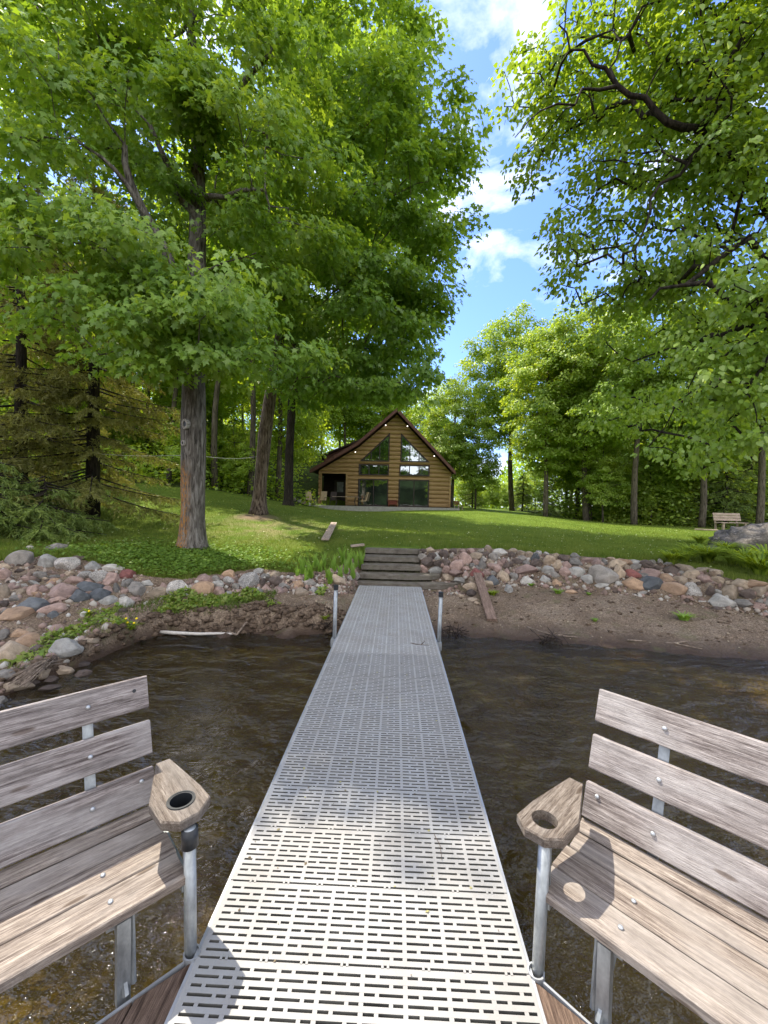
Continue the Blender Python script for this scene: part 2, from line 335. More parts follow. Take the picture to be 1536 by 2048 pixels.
def height(x, y):
    x = np.asarray(x, float); y = np.asarray(y, float); x, y = np.broadcast_arrays(x, y)
    w, b, t, zb, zt = curves(x)
    s1 = np.clip((y-w)/(b-w), 0, 1); left = np.clip((-x-.6)/.6, 0, 1)*np.clip((x+4.2)/.5, 0, 1)
    scarp = left*np.clip((y-w-.12+fbm(x*3, y*3)*.3)/.14, 0, 1)*.17
    z1 = zb*(s1**.8)*(1-left*.6)+scarp*np.clip(1.3-s1, 0, 1) + left*.6*zb*s1
    s2 = np.clip((y-b)/(t-b), 0, 1); z2 = zb+(zt-zb)*s2
    z3 = lawnZ(x, y)
    zl = -np.clip((w-y)*.16, 0, .75)
    z = np.where(y < w, zl, np.where(y < b, z1, np.where(y < t, z2, z3)))
    beach = np.clip((y-w+.3)/.3, 0, 1)*np.clip((t-y)/.3, 0, 1)
    z = z + beach*fbm(x*3.2, y*3.2, 5)*(.10+.22*left*(s1 < 1)) - beach*(s1 < 1)*np.abs(fbm(x*6+9, y*14, 3))*.06 - beach*np.clip(.1-s1, 0, .1)*0
    prof = np.interp(y, [7.7, 8.3, 8.6, 8.85, 9.15, 9.5, 9.75], [.22, .24, .33, .47, .6, .76, .85])
    z = np.where((x > -.82) & (y > 7.7) & (y < 9.78) & ((x < .56) | ((x < 1.45) & (y < 8.95-.25*(x > 1.)))), np.minimum(z, prof), z)
    hill = np.clip((-x-9)/6, 0, 1)*np.clip((y-20)/6, 0, 1)
    z = z + hill*fbm(x*.5, y*.5, 4)*.9 + (y > t)*fbm(x*.6, y*.6, 3)*.05
    z = z - ((y < w) & (y > w-3))*0 + (y < w)*fbm(x*1.5, y*1.5, 4)*.12*np.clip((w-y)/.8, 0, 1)
    return z
def H(x, y): return float(height(np.array([x]), np.array([y]))[0])
def hit(px, py, y0=1., y1=70.):
    d = ray(px, py); ys = np.concatenate([np.arange(y0, 14, .02), np.arange(14, y1, .1)]); t = ys/d.y
    z = CZ+d.z*t; g = height(d.x*t, ys); k = np.where(z <= np.maximum(g, -.01))[0]
    i = k[0] if len(k) else len(ys)-1
    return Vector((d.x*t[i], ys[i], g[i]))
def grow(a, b, step, f):
    o = [a]
    while (o[-1] < b if b > a else o[-1] > b):
        o.append(o[-1] + step*(1 if b > a else -1)); step *= f
    return o
xs = np.array(grow(-7.5, -95, .12, 1.045)[1:][::-1] + list(np.arange(-7.5, 8.5, .05)) + grow(8.5, 95, .12, 1.045)[1:])
ys = np.array(grow(2.5, -160, .2, 1.15)[1:][::-1] + list(np.arange(2.5, 11.5, .05)) + grow(11.5, 150, .1, 1.03)[1:])
GX, GY = np.meshgrid(xs, ys); GZ = height(GX, GY)
nx, ny = len(xs), len(ys)
VV = np.stack([GX.ravel(), GY.ravel(), GZ.ravel()], 1)
ii, jj = np.meshgrid(np.arange(nx-1), np.arange(ny-1)); base = (jj*nx+ii).ravel()
FF = np.stack([base, base+1, base+nx+1, base+nx], 1)
fc = VV[FF].mean(1); w_, b_, t_, _, _ = curves(fc[:, 0]); jit = fbm(fc[:, 0]*5, fc[:, 1]*5)*.25
def edge_left(x): return np.interp(x, [-40, -30, -20, -12, -8, -6.5, -6.4], [6, 9, 15, 22, 27, 31, 60])
def edge_right(x): return np.interp(x, [8, 9, 13, 15, 20, 26, 40, 60], [62, 50, 34, 30, 26, 20, 12, 8])
EDGE = np.minimum(edge_left(fc[:, 0]), edge_right(fc[:, 0]))
EDGE = EDGE + fbm(fc[:, 0]*.4, fc[:, 1]*.4)*2
zone = np.where(fc[:, 1] < w_-.35+jit, 0, np.where(fc[:, 1] < t_+.05+jit*.6, 1, np.where(fc[:, 1] > EDGE, 3, 2)))
# ground materials
def lawnmat():
    m, t, o = newmat('lawn'); g = N(t, 'ShaderNodeNewGeometry'); P = g.outputs['Position']
    n1 = noise(t, P, .8, 4, .6); n2 = noise(t, P, 14, 5, .75); mp_ = N(t, 'ShaderNodeMapping'); mp_.inputs['Scale'].default_value = (30, 12, 10); K(t, P, mp_.inputs[0])
    n3 = noise(t, mp_.outputs[0], 3, 3, .7)
    c = ramp(t, [(.3, (.07, .12, .016)), (.5, (.12, .185, .024)), (.7, (.19, .25, .04))], mix(t, .5, n2, n1)).outputs[0]
    c = mix(t, .5, c, ramp(t, [(.3, (.55, .55, .5)), (.6, (1.3, 1.25, 1.1))], n3).outputs[0], 'MULTIPLY')
    # bare dry patch round the trees on the left
    vd = N(t, 'ShaderNodeVectorMath', operation='DISTANCE'); K(t, P, vd.inputs[0]); vd.inputs[1].default_value = (-3.9, 12.6, 1.3)
    mr = N(t, 'ShaderNodeMapRange'); mr.inputs[1].default_value = .3; mr.inputs[2].default_value = 3.4; mr.inputs[3].default_value = .75; mr.inputs[4].default_value = 0; K(t, vd.outputs['Value'], mr.inputs[0])
    f = N(t, 'ShaderNodeMath', operation='MULTIPLY'); K(t, mr.outputs[0], f.inputs[0]); K(t, ramp(t, [(.42, (0, 0, 0)), (.58, (1, 1, 1))], noise(t, P, 1.6, 5, .7)).outputs[0], f.inputs[1])
    c = mix(t, f.outputs[0], c, (.26, .21, .11))
    vd2 = N(t, 'ShaderNodeVectorMath', operation='DISTANCE'); K(t, P, vd2.inputs[0]); vd2.inputs[1].default_value = (-4.9, 14.2, 1.4)
    mr2 = N(t, 'ShaderNodeMapRange'); mr2.inputs[1].default_value = .35; mr2.inputs[2].default_value = .95; mr2.inputs[3].default_value = 1.; mr2.inputs[4].default_value = 0; K(t, vd2.outputs['Value'], mr2.inputs[0])
    c = mix(t, mr2.outputs[0], c, (.22, .16, .10))
    princ(t, o, c, .9, bump(t, mix(t, .5, n2, n3), .8, .05), .1); return m
def beachmat():
    m, t, o = newmat('sand'); g = N(t, 'ShaderNodeNewGeometry'); P = g.outputs['Position']
    n1 = noise(t, P, 1.5, 5, .6); n2 = noise(t, P, 13, 7, .8); n3 = noise(t, P, 48, 4, .75)
    c = ramp(t, [(.3, (.12, .085, .056)), (.5, (.26, .19, .132)), (.7, (.42, .335, .245))], mix(t, .5, n1, n2)).outputs[0]
    c = mix(t, .7, c, ramp(t, [(.40, (.4, .38, .36)), (.52, (1.0, 1., 1.)), (.66, (1.9, 1.88, 1.82))], n3).outputs[0], 'MULTIPLY')
    sp = N(t, 'ShaderNodeSeparateXYZ'); K(t, P, sp.inputs[0]); mr = N(t, 'ShaderNodeMapRange'); mr.inputs[1].default_value = .02; mr.inputs[2].default_value = .15; mr.inputs[3].default_value = 1; mr.inputs[4].default_value = 0
    K(t, sp.outputs[2], mr.inputs[0]); c = mix(t, mr.outputs[0], c, (.085, .055, .038))
    mo = ramp(t, [(.55, (0, 0, 0)), (.7, (1, 1, 1))], noise(t, P, 2.6, 5, .7)).outputs[0]
    mf = N(t, 'ShaderNodeMath', operation='MULTIPLY'); K(t, mo, mf.inputs[0]); mf.inputs[1].default_value = .45
    c = mix(t, mf.outputs[0], c, (.13, .14, .05))
    rg = mix(t, mr.outputs[0], .9, .35)
    princ(t, o, c, rg, bump(t, mix(t, .5, n2, n3), 1., .06), .2); return m
def bedmat():
    m, t, o = newmat('lake_bed'); g = N(t, 'ShaderNodeNewGeometry'); P = g.outputs['Position']
    n1 = noise(t, P, 1.1, 6, .62, .6); n2 = noise(t, P, 9, 6, .7)
    c = ramp(t, [(.33, (.055, .048, .016)), (.46, (.165, .14, .044)), (.56, (.25, .235, .07)), (.68, (.45, .47, .15))], mix(t, .45, n1, n2)).outputs[0]
    princ(t, o, c, .9, bump(t, n2, .5, .04), .1); return m
def hillmat():
    m, t, o = newmat('forest_floor'); g = N(t, 'ShaderNodeNewGeometry'); P = g.outputs['Position']
    n1 = noise(t, P, .9, 5, .7); n2 = noise(t, P, 8, 5, .7)
    c = ramp(t, [(.35, (.03, .022, .014)), (.5, (.05, .07, .018)), (.68, (.10, .15, .03))], mix(t, .5, n1, n2)).outputs[0]
    princ(t, o, c, .95, bump(t, n2, .8, .1), .1); return m
MAT['lawn'] = lawnmat(); MAT['beach'] = beachmat(); MAT['bed'] = bedmat(); MAT['hill'] = hillmat()
for k, (nm, mt) in enumerate([('lake_bed', 'bed'), ('beach', 'beach'), ('lawn', 'lawn'), ('hillside', 'hill')]):
    F_ = FF[zone == k]; u, inv = np.unique(F_.ravel(), return_inverse=True)
    o = npmesh(nm, VV[u], 4, MAT[mt], F=inv.reshape(-1, 4), smooth=True); o['kind'] = 'structure'

# water
def watermat():
    m, t, o = newmat('lake_water'); g = N(t, 'ShaderNodeNewGeometry'); P = g.outputs['Position']
    mp_ = N(t, 'ShaderNodeMapping'); mp_.inputs['Scale'].default_value = (1.25, 1.75, 1); mp_.inputs['Rotation'].default_value = (0, 0, .25); K(t, P, mp_.inputs[0])
    n1 = noise(t, mp_.outputs[0], 2.1, 1.5, .4, .5); n2 = noise(t, mp_.outputs[0], 11, 3, .55, .3)
    nm_ = bump(t, mix(t, .22, n1, n2), 1.0, .26)
    fr = N(t, 'ShaderNodeFresnel', i_IOR=1.5); K(t, nm_, fr.inputs['Normal'])
    gl = N(t, 'ShaderNodeBsdfGlossy'); gl.inputs['Roughness'].default_value = .04; K(t, nm_, gl.inputs['Normal'])
    tr = N(t, 'ShaderNodeBsdfTransparent'); tr.inputs[0].default_value = (.76, .63, .35, 1)
    df = N(t, 'ShaderNodeBsdfDiffuse'); df.inputs[0].default_value = (.05, .038, .015, 1)
    a = N(t, 'ShaderNodeMixShader'); a.inputs[0].default_value = .22; K(t, tr.outputs[0], a.inputs[1]); K(t, df.outputs[0], a.inputs[2])
    b = N(t, 'ShaderNodeMixShader'); K(t, fr.outputs[0], b.inputs[0]); K(t, a.outputs[0], b.inputs[1]); K(t, gl.outputs[0], b.inputs[2])
    K(t, b.outputs[0], o.inputs[0]); return m
MAT['water'] = watermat()
wm = MB(); wm.add([(-260, -151, 0), (260, -151, 0), (95, 7.6, 0), (-95, 7.6, 0)], [(0, 1, 2, 3)])
o = wm.build('lake_water', MAT['water']); o['kind'] = 'structure'

rgs = np.random.default_rng(55); fx = np.arange(-260, 261, 4.); fz = 11+6*vnoise(fx*.05, fx*0)+5*vnoise(fx*.25, fx*0+4)
Vs = []; 
for x_, z_ in zip(fx, fz): Vs += [(x_, -150, -1), (x_, -152, z_*.6), (x_, -158, z_), (x_, -190, z_+6)]
fs = MB(); fs.add(Vs, [(i*4+j, i*4+j+1, i*4+j+5, i*4+j+4) for i in range(len(fx)-1) for j in range(3)]); MAT['far'] = simple('far_wood_green', (.014, .022, .008), .95, .05, var=.5, sc=.15); o = fs.build('hills', MAT['far']); o['kind'] = 'structure'
# ------------------------------------------------------------------ foliage helpers
MAPLE = np.array([(0, .03, 0), (.10, .38, -.10), (.30, .20, -.02), (.60, .50, -.16), (.64, .19, -.06), (1.02, 0, -.22), (.64, -.19, -.06), (.60, -.50, -.16), (.30, -.20, -.02), (.10, -.38, -.10), (0, -.03, 0)])
HEART = np.array([(0, 0, 0), (-.04, .26, -.04), (.25, .42, -.08), (.65, .27, -.12), (1, 0, -.22), (.65, -.27, -.12), (.25, -.42, -.08), (-.04, -.26, -.04)])
QUADL = np.array([(0, 0, 0), (.45, .38, -.06), (1, 0, -.15), (.45, -.38, -.06)])
def unit(a): return a/np.maximum(np.linalg.norm(a, axis=-1, keepdims=True), 1e-9)
def leaves(name, C, D, Nn, S, tmpl, mat, tint, parent=None):
    D = unit(D); Nn = Nn - D*(Nn*D).sum(1, keepdims=True); Nn = unit(Nn); Sd = np.cross(Nn, D)
    V = C[:, None, :] + S[:, None, None]*(tmpl[None, :, 0, None]*D[:, None] + tmpl[None, :, 1, None]*Sd[:, None] + tmpl[None, :, 2, None]*Nn[:, None])
    return npmesh(name, V.reshape(-1, 3), len(tmpl), mat, parent, {'tint': ('FACE', tint)})
def spray_leaves(A, axis, n, rad, size, rng, flat=.42, drop=.5):
    """A (m,3) spray centres, axis (m,3) outward; n leaves each"""
    m = len(A); C = np.repeat(A, n, 0); ax = np.repeat(axis, n, 0)
    r = unit(rng.normal(size=(m*n, 3)))*(rng.random((m*n, 1))**.5); r[:, 2] *= flat
    R = np.repeat(rad if hasattr(rad, '__len__') else np.full(m, rad), n)[:, None]
    P = C + r*R; P[:, 2] -= (r[:, 0]**2+r[:, 1]**2)*R[:, 0]*.28
    out = r.copy(); out[:, 2] = 0
    D = unit(out+ax*.35)*.7 + rng.normal(size=(m*n, 3))*.35; D[:, 2] -= drop
    Nn = np.stack([ax[:, 0]*.35, ax[:, 1]*.35, np.full(m*n, .75)], 1) + rng.normal(size=(m*n, 3))*.38
    S = size*(.65+.6*rng.random(m*n)); ti = np.clip(np.repeat(rng.random(m)*.45, n)+rng.random(m*n)*.4+.0, 0, 1)
    return P, D, Nn, S, ti
def blob_points(blobs, n, rng, inner=.35):
    vol = np.array([b[3]*b[4]*b[5] for b in blobs])**.8; cnt = np.maximum(1, (vol/vol.sum()*n)).astype(int); out = []
    for b, c in zip(blobs, cnt):
        d = unit(rng.normal(size=(c, 3))); r = inner+(1-inner)*rng.random((c, 1))**.6
        out.append(np.array(b[:3])+d*r*np.array(b[3:6]))
    return np.concatenate(out)
def skeleton(trunk, att, rng, step=.45, r0=.007, sag=.12, pw=.46, limbs=(), lf=1.):
    """trunk [(x,y,z,r)]; returns list of (pts, radii) branches; connects attractors to nearest growing wood"""
    P = []; par = []; T = [np.array(t[:3]) for t in trunk]
    R = []
    for a, b, ra, rb in zip(T[:-1], T[1:], [t[3] for t in trunk[:-1]], [t[3] for t in trunk[1:]]):
        n = max(1, int(np.linalg.norm(b-a)/step))
        for k in range(n): P.append(a+(b-a)*k/n); R.append(ra+(rb-ra)*k/n); par.append(len(P)-2)
    P.append(T[-1]); R.append(trunk[-1][3]); par.append(len(P)-2)
    nt_ = len(P); zb = T[0][2]; zlow = None
    cap = nt_ + len(att)*30 + 2000; A = np.zeros((cap, 3)); A[:nt_] = P; dist = np.zeros(cap); dist[:nt_] = np.linspace(0, 1, nt_)*.5
    n = nt_; chains = []
    tz = np.array(P); dt = np.array([np.min(np.linalg.norm(tz-a, axis=1)) for a in att]); order = np.argsort(dt)
    first = int(nt_*.35)
    tips = np.zeros(cap)
    parent = list(par); LR = np.zeros(cap)
    for L in limbs:
        p0 = np.array(L[0][:3]); j = int(np.argmin(np.linalg.norm(A[:n]-p0, axis=1))); ids = [j]; prev = j
        pts = [np.array(q[:3]) for q in L]; rs_ = [q[3] for q in L]
        if LR[j] == 0 and np.linalg.norm(A[j]-p0) > .05: A[n] = p0; dist[n] = dist[j]+.3; parent.append(j); LR[n] = rs_[0]; ids.append(n); prev = n; n += 1
        for a_, b_, ra, rb in zip(pts[:-1], pts[1:], rs_[:-1], rs_[1:]):
            k = max(2, int(np.linalg.norm(b_-a_)/.25)); off = rng.normal(size=3)*.06
            for s_ in range(1, k+1): f = s_/k; A[n] = a_+(b_-a_)*f+off*sin(pi*f); LR[n] = ra+(rb-ra)*f; dist[n] = dist[prev]*.9; parent.append(prev); ids.append(n); prev = n; n += 1
        chains.append(ids)
    for i in order:
        a = att[i]; c = A[first:n]; v = a-c; L = np.linalg.norm(v, axis=1)
        cost = L + .22*dist[first:n] + np.maximum(0, c[:, 2]-a[2]+.25*np.linalg.norm(v[:, :2], axis=1))*1.1
        j = first+int(np.argmin(cost)); l = np.linalg.norm(a-A[j]); k = max(2, int(l/step)); ids = [j]; prev = j
        mid = rng.normal(size=3)*l*.07; 
        for s in range(1, k+1):
            f = s/k; p = A[j]+(a-A[j])*f + mid*sin(pi*f); p = p + np.array([0, 0, sin(pi*f)*l*sag]) + rng.normal(size=3)*.02
            A[n] = p; dist[n] = dist[prev]+l/k; parent.append(prev); ids.append(n); prev = n; n += 1
        chains.append(ids)
        q = prev
        while q >= 0: tips[q] += 1; q = parent[q]
    rad = r0*np.maximum(tips, 1)**pw
    for q in range(nt_): rad[q] = R[q]
    rad = np.where(LR > 0, LR*lf, rad)
    out = []
    for ids in chains:
        rr = rad[ids].copy(); rr[0] = min(rr[0], rr[1]*1.25); out.append((A[ids], rr))
    return out, (A[:nt_], rad[:nt_])
def tubes(chains, nside=5):
    mb = MB()
    for p, r in chains: mb.tube(p, list(r), nside if r.max() > .02 else 4 if r.max() > .012 else 3, cap=False)
    return mb
def big_tree(name, label, base, trunk, blobs, nat, perspray, rad, size, tmpl, lmat, bmat, seed, group=None, r0=.007, flare=True, extra=None, inner=.35, nside=16, limbs=(), lf=1.):
    rng = np.random.default_rng(seed); root = empty(name, base, 0, label, 'tree', group)
    b = np.array(base); tk = [(*(np.array(t[:3])-b), t[3]) for t in trunk]
    bl = [(*(np.array(q[:3])-b), *q[3:]) for q in blobs]
    att = blob_points(bl, nat, rng, inner)
    if extra is not None: att = np.concatenate([att, np.array(extra)-b])
    br, (tp, tr) = skeleton(tk, att, rng, r0=r0, limbs=[[(*(np.array(q[:3])-b), q[3]) for q in L] for L in limbs], lf=lf)
    mb = tubes(br, 6)
    # trunk with bumps
    tp = list(tp); tr = list(tr)
    fine = []; fr_ = []
    for i in range(len(tp)-1):
        for k in range(3):
            f = k/3; fine.append(tp[i]*(1-f)+tp[i+1]*f); fr_.append(tr[i]*(1-f)+tr[i+1]*f)
    fine.append(tp[-1]); fr_.append(tr[-1])
    if flare: fr_ = [r*(1+.42*math.exp(-max(0, (p[2]))/.22)) for p, r in zip(fine, fr_)]
    s = len(mb.V); mb.tube(fine, fr_, nside)
    for k in range(s, len(mb.V)):
        v = mb.V[k]; i = (k-s)//nside; c = fine[min(i, len(fine)-1)]; d = np.array(v)-c
        f = 1+.10*(vnoise(np.array([(k-s) % nside*.9]), np.array([v[2]*1.3]))[0]-.5) + .05*(random.random()-.5)
        mb.V[k] = tuple(c+d*f)
    mb.build('trunk', bmat, root, smooth=True)
    ctr = att.mean(0); ax = att-ctr; ax[:, 2] *= .3; ax = unit(ax)
    rr = rad*(.7+.6*rng.random(len(att)))
    P, D, Nn, S, ti = spray_leaves(att, ax, perspray, rr, size, rng)
    leaves('crown', P, D, Nn, S, tmpl, lmat, ti, root)
    return root
def B(px, py, Y, a, b, c): q = atY(px, py, Y); return (q.x, q.y, q.z, a, b, c)
def TPt(px, py, Y, r): q = atY(px, py, Y); return (q.x, q.y, q.z, r)

# ---- big maple, left of the dock
q = hit(384, 1098)
baseA = (q.x, q.y, q.z-.05); Y = q.y
big_tree('maple_tree', 'big maple with orange lichen and knot holes on its thick trunk', baseA,
    [(q.x, Y, q.z-.05, .28), TPt(386, 1000, Y, .255), TPt(387, 850, Y, .268), TPt(389, 730, Y, .225), TPt(393, 600, Y+.1, .21), TPt(395, 450, Y+.2, .18), TPt(396, 300, Y+.3, .14), TPt(385, 120, Y+.5, .10), TPt(380, -60, Y+.6, .06)],
    [B(420, 180, 10.6, 3.5, 3.0, 3.4), B(120, 330, 8.6, 2.6, 2.6, 2.6), B(330, 560, 7.7, 2.9, 1.4, 1.5), B(150, 560, 8.2, 2.4, 2., 1.2), B(420, 665, 7.4, 1.5, .7, .45), B(540, 400, 9.5, 2.2, 2., 2.2), B(250, 20, 11, 3.4, 2.6, 2.4), B(60, 130, 11, 2.9, 2.5, 2.2), B(400, 600, 7.9, 1.6, .6, .9), B(300, 690, 7.6, 1.6, .9, .55), B(480, 700, 7.8, 1.5, .8, .45)],
    430, 135, .62, .14, MAPLE, MAT['maple'], MAT['bark_a'], 11,
    limbs=[[TPt(388, 640, Y-.1, .13), TPt(345, 540, Y-.5, .12), TPt(305, 455, Y-.8, .105), TPt(262, 370, Y-1., .085), TPt(250, 290, Y-1.1, .05)],
           [TPt(395, 440, Y+.1, .10), TPt(362, 400, Y-.1, .085), TPt(338, 335, Y-.2, .07), TPt(300, 250, Y-.3, .045)],
           [TPt(305, 455, Y-.8, .06), TPt(255, 370, Y-1.2, .05), TPt(180, 300, Y-1.4, .03)],
           [TPt(396, 330, Y+.2, .09), TPt(440, 240, Y, .075), TPt(500, 150, Y-.3, .05), TPt(545, 90, Y-.5, .03)],
           [TPt(396, 400, Y+.2, .07), TPt(450, 395, Y-.3, .05), TPt(530, 380, Y-.6, .03)]],
    extra=[TPt(random.uniform(330, 470), random.uniform(565, 715), random.uniform(7.9, 8.6), 0)[:3] for _ in range(34)]+[TPt(random.uniform(350, 440), random.uniform(130, 290), random.uniform(8.0, 8.9), 0)[:3] for _ in range(22)])
# ---- second maple, leaning trunk
q = hit(517, 1028)
baseB = (q.x, q.y, q.z-.05); Y = q.y
big_tree('maple_tree', 'maple with rough leaning trunk, second on the lawn from the left shore', baseB,
    [(q.x, Y, q.z-.05, .28), TPt(521, 960, Y, .225), TPt(530, 870, Y, .24), TPt(541, 790, Y, .21), TPt(556, 700, Y, .18), TPt(575, 560, Y, .15), TPt(600, 400, Y, .12), TPt(620, 200, Y, .08), TPt(640, 60, Y, .05)],
    [B(700, 640, 13.5, 3.2, 3., 1.7), B(760, 470, 13.2, 2.7, 2.6, 2.2), B(790, 290, 13.2, 2.5, 2.4, 2.2), B(700, 120, 14, 2.6, 2.6, 3.0), B(560, 500, 14.5, 2.6, 2.4, 3), B(880, 320, 12.8, 1.2, 1.2, .8), B(840, 590, 13, 1.3, 1.3, .8), B(600, 760, 13.5, 1.7, 1.5, .7), B(800, 740, 13, 1.5, 1.3, .8), B(740, 770, 13, 1.9, 1.3, .6)],
    400, 120, .72, .165, MAPLE, MAT['maple'], MAT['bark_b'], 12)
# ---- third maple further back
q = hit(577, 975, 15); Y = 22.; x_ = atY(577, 975, Y).x; z_ = H(x_, Y)
baseD = (x_, Y, z_-.05)
big_tree('maple_tree', 'tall maple with slim dark trunk behind the leaning maple, nearest the house', baseD,
    [(x_, Y, z_-.05, .26), TPt(579, 900, Y, .22), TPt(585, 780, Y, .20), TPt(600, 640, Y, .17), TPt(640, 450, Y, .13), TPt(670, 250, Y, .08), TPt(690, 120, Y, .05)],
    [B(700, 700, 21, 4.2, 3.4, 2.6), B(760, 520, 21, 3.4, 3.6, 3.4), B(740, 330, 21, 4.2, 3.8, 4.2), B(720, 190, 21, 3.2, 3.2, 3.), B(560, 700, 22, 3.5, 3, 2.5), B(790, 760, 20.5, 2.4, 2, 1.4)],
    330, 90, .95, .24, MAPLE, MAT['maple'], MAT['bark_d'], 14)
# ---- overhanging tree on the right, its trunk outside the frame
bx, by = 10.2, 9.6
baseC = (bx, by, H(bx, by)-.05)
big_tree('basswood_tree', 'bright green tree whose long dark limbs hang in from the right edge', baseC,
    [(bx, by, baseC[2], .38), (bx-.1, by, 2.5, .32), (bx-.3, by, 4.5, .28), (bx-.2, by-.2, 7, .24), (bx, by, 9.5, .18), (bx, by, 12, .1)],
    [B(1250, 110, 8.3, 2.0, 1.8, 1.2), B(1110, 210, 8.3, .95, 1.0, .85), B(1400, 250, 7.6, 1.9, 1.8, 1.6), B(1220, 400, 8.4, 1.15, 1.2, 1.0), B(1290, 520, 8.0, 1.1, 1.1, .7), B(1480, 420, 7.2, 1.5, 1.5, 1.6),
     B(1500, 640, 6.3, .9, 1.1, 1.1), B(1480, 800, 6.5, .85, 1.0, .8), B(1420, 30, 7.8, 2.2, 2., 1.6), B(1560, 150, 7, 1.6, 1.6, 2.2), B(1570, 620, 5.9, .8, .9, 1.5), B(1045, 165, 8.2, .6, .7, .75), B(1075, 310, 8.3, .55, .6, .5), B(1120, 470, 8.4, .55, .6, .5), B(1160, 560, 8.3, .6, .6, .4), B(1340, 640, 8.5, 1.3, 1.2, 1.0), B(1290, 830, 9.5, 1.2, 1., .7), B(1400, 900, 7.2, .9, .8, .35)],
    840, 50, .40, .088, HEART, MAT['lime'], MAT['bark_d'], 13, r0=.0085,
    limbs=[[(bx-.3, by, 5.2, .17), TPt(1480, 320, 7.3, .13), TPt(1400, 258, 7.2, .115), TPt(1335, 245, 7.0, .10), TPt(1290, 195, 7.0, .08), TPt(1235, 172, 7.0, .07), TPt(1185, 130, 7.0, .045), TPt(1140, 100, 7.0, .03), TPt(1118, 50, 7.0, .02)],
           [TPt(1235, 172, 7.0, .05), TPt(1180, 178, 6.9, .042), TPt(1150, 210, 6.8, .032), TPt(1080, 222, 6.8, .02), TPt(1030, 275, 6.7, .012)],
           [TPt(1237, 172, 7.0, .04), TPt(1232, 120, 7.1, .03), TPt(1225, 60, 7.2, .02)],
           [(bx-.25, by-.1, 4.6, .15), TPt(1500, 480, 7.1, .10), TPt(1440, 515, 6.9, .085), TPt(1370, 570, 6.8, .06), TPt(1300, 600, 6.8, .03)],
           [TPt(1400, 258, 7.2, .06), TPt(1360, 350, 6.9, .05), TPt(1300, 400, 6.8, .04), TPt(1270, 500, 6.7, .02)]], extra=[TPt(1340, 250, 8.3, 0)[:3], TPt(1230, 175, 8.3, 0)[:3], TPt(1130, 120, 8.3, 0)[:3], TPt(1180, 215, 8.2, 0)[:3], TPt(1060, 215, 8.2, 0)[:3], TPt(1440, 520, 7.4, 0)[:3], TPt(1360, 570, 7.6, 0)[:3], TPt(1290, 420, 8.3, 0)[:3]], inner=.25, lf=.55)

# ---- knot holes on the maple
mt = [o for o in bpy.data.objects if o.name.startswith('maple_tree') and o.type == 'EMPTY'][0]
MAT['knot'] = simple('knot_rim', (.42, .38, .34), .9, .1, var=.4, sc=30)
for px, py, r in ((371, 848, .085), (367, 886, .045)):
    p = atY(px, py, baseA[1]-.275) - Vector(baseA); k = MB(); M_ = Matrix.Translation(p) @ Matrix.Rotation(radians(-22), 4, 'Z') @ Matrix.Rotation(pi/2, 4, 'X') @ Matrix.Scale(1.35, 4, (0, 1, 0))
    k.ring((0, 0), r*.58, r*1.0, -.10, .03, 20, M_); kn = k.build('knot', MAT['knot'], mt)
    k = MB(); k.prism([(r*.63*cos(a*pi/8), r*.63*sin(a*pi/8)) for a in range(16)], -.09, .012, M_); k.build('hollow', MAT['black'], kn)

# ------------------------------------------------------------------ woodland trees (shared meshes)
def wood_variant(seed, h, blobs, nat, per, rad, size, lean=0, tr=.16, lmat='wood_leaf', bmat='bark_m'):
    rng = np.random.default_rng(seed); root = empty('woodland_tree', (0, 0, -500)); tag(root, 'x', 'tree')
    tk = [(lean*z*.02+.15*sin(z*.5+seed), .12*sin(z*.4+seed*2), z, tr*(1-z/h*.85)) for z in np.linspace(-.2, h*.93, 9)]
    att = blob_points(blobs, nat, rng, .3); br, (tp, tr_) = skeleton(tk, att, rng, step=.8, r0=.011)
    mb = tubes(br, 4); mb.tube(tp, list(tr_), 9); mb.build('trunk', MAT[bmat], root, smooth=True)
    ctr = att.mean(0); ax = att-ctr; ax[:, 2] *= .3; ax = unit(ax)
    P, D, Nn, S, ti = spray_leaves(att, ax, per, rad*(.7+.6*rng.random(len(att))), size, rng, .5)
    leaves('crown', P, D, Nn, S, QUADL, MAT[lmat], ti, root)
    return root
VA = [wood_variant(21, 15, [(0, 0, 10.5, 3.2, 3.2, 4.3), (1, 0, 7, 2.5, 2.5, 1.5)], 130, 110, .85, .20),
      wood_variant(22, 17, [(0, 0, 12.5, 3, 3, 4), (-1, .5, 8, 2.8, 2.6, 2)], 130, 110, .85, .20, 1.5),
      wood_variant(23, 12, [(0, 0, 7.5, 3, 3, 4), (.8, 0, 4.5, 2.4, 2.4, 1.6)], 130, 110, .8, .19, -1, .12),
      wood_variant(24, 6, [(0, 0, 3.4, 1.8, 1.8, 2.5), (.3, .4, 1.8, 1.6, 1.6, 1.0)], 70, 80, .55, .17, 1, .05)]
VM = [wood_variant(31, 17, [(0, 0, 11.5, 4.2, 4., 4.6), (1.6, 0, 7.5, 3, 3, 2)], 230, 150, .8, .185, 0, .22, 'mid_leaf'),
      wood_variant(32, 15, [(0, 0, 9.5, 3.6, 3.4, 4.8), (-1, 0, 5.5, 3, 3, 2)], 220, 150, .8, .185, 0, .2, 'mid_leaf'),
      wood_variant(33, 9, [(0, 0, 5.4, 2.4, 2.4, 3.2), (.5, 0, 2.8, 2.2, 2.2, 1.5)], 120, 130, .6, .15, 0, .09, 'mid_leaf')]
used = set()
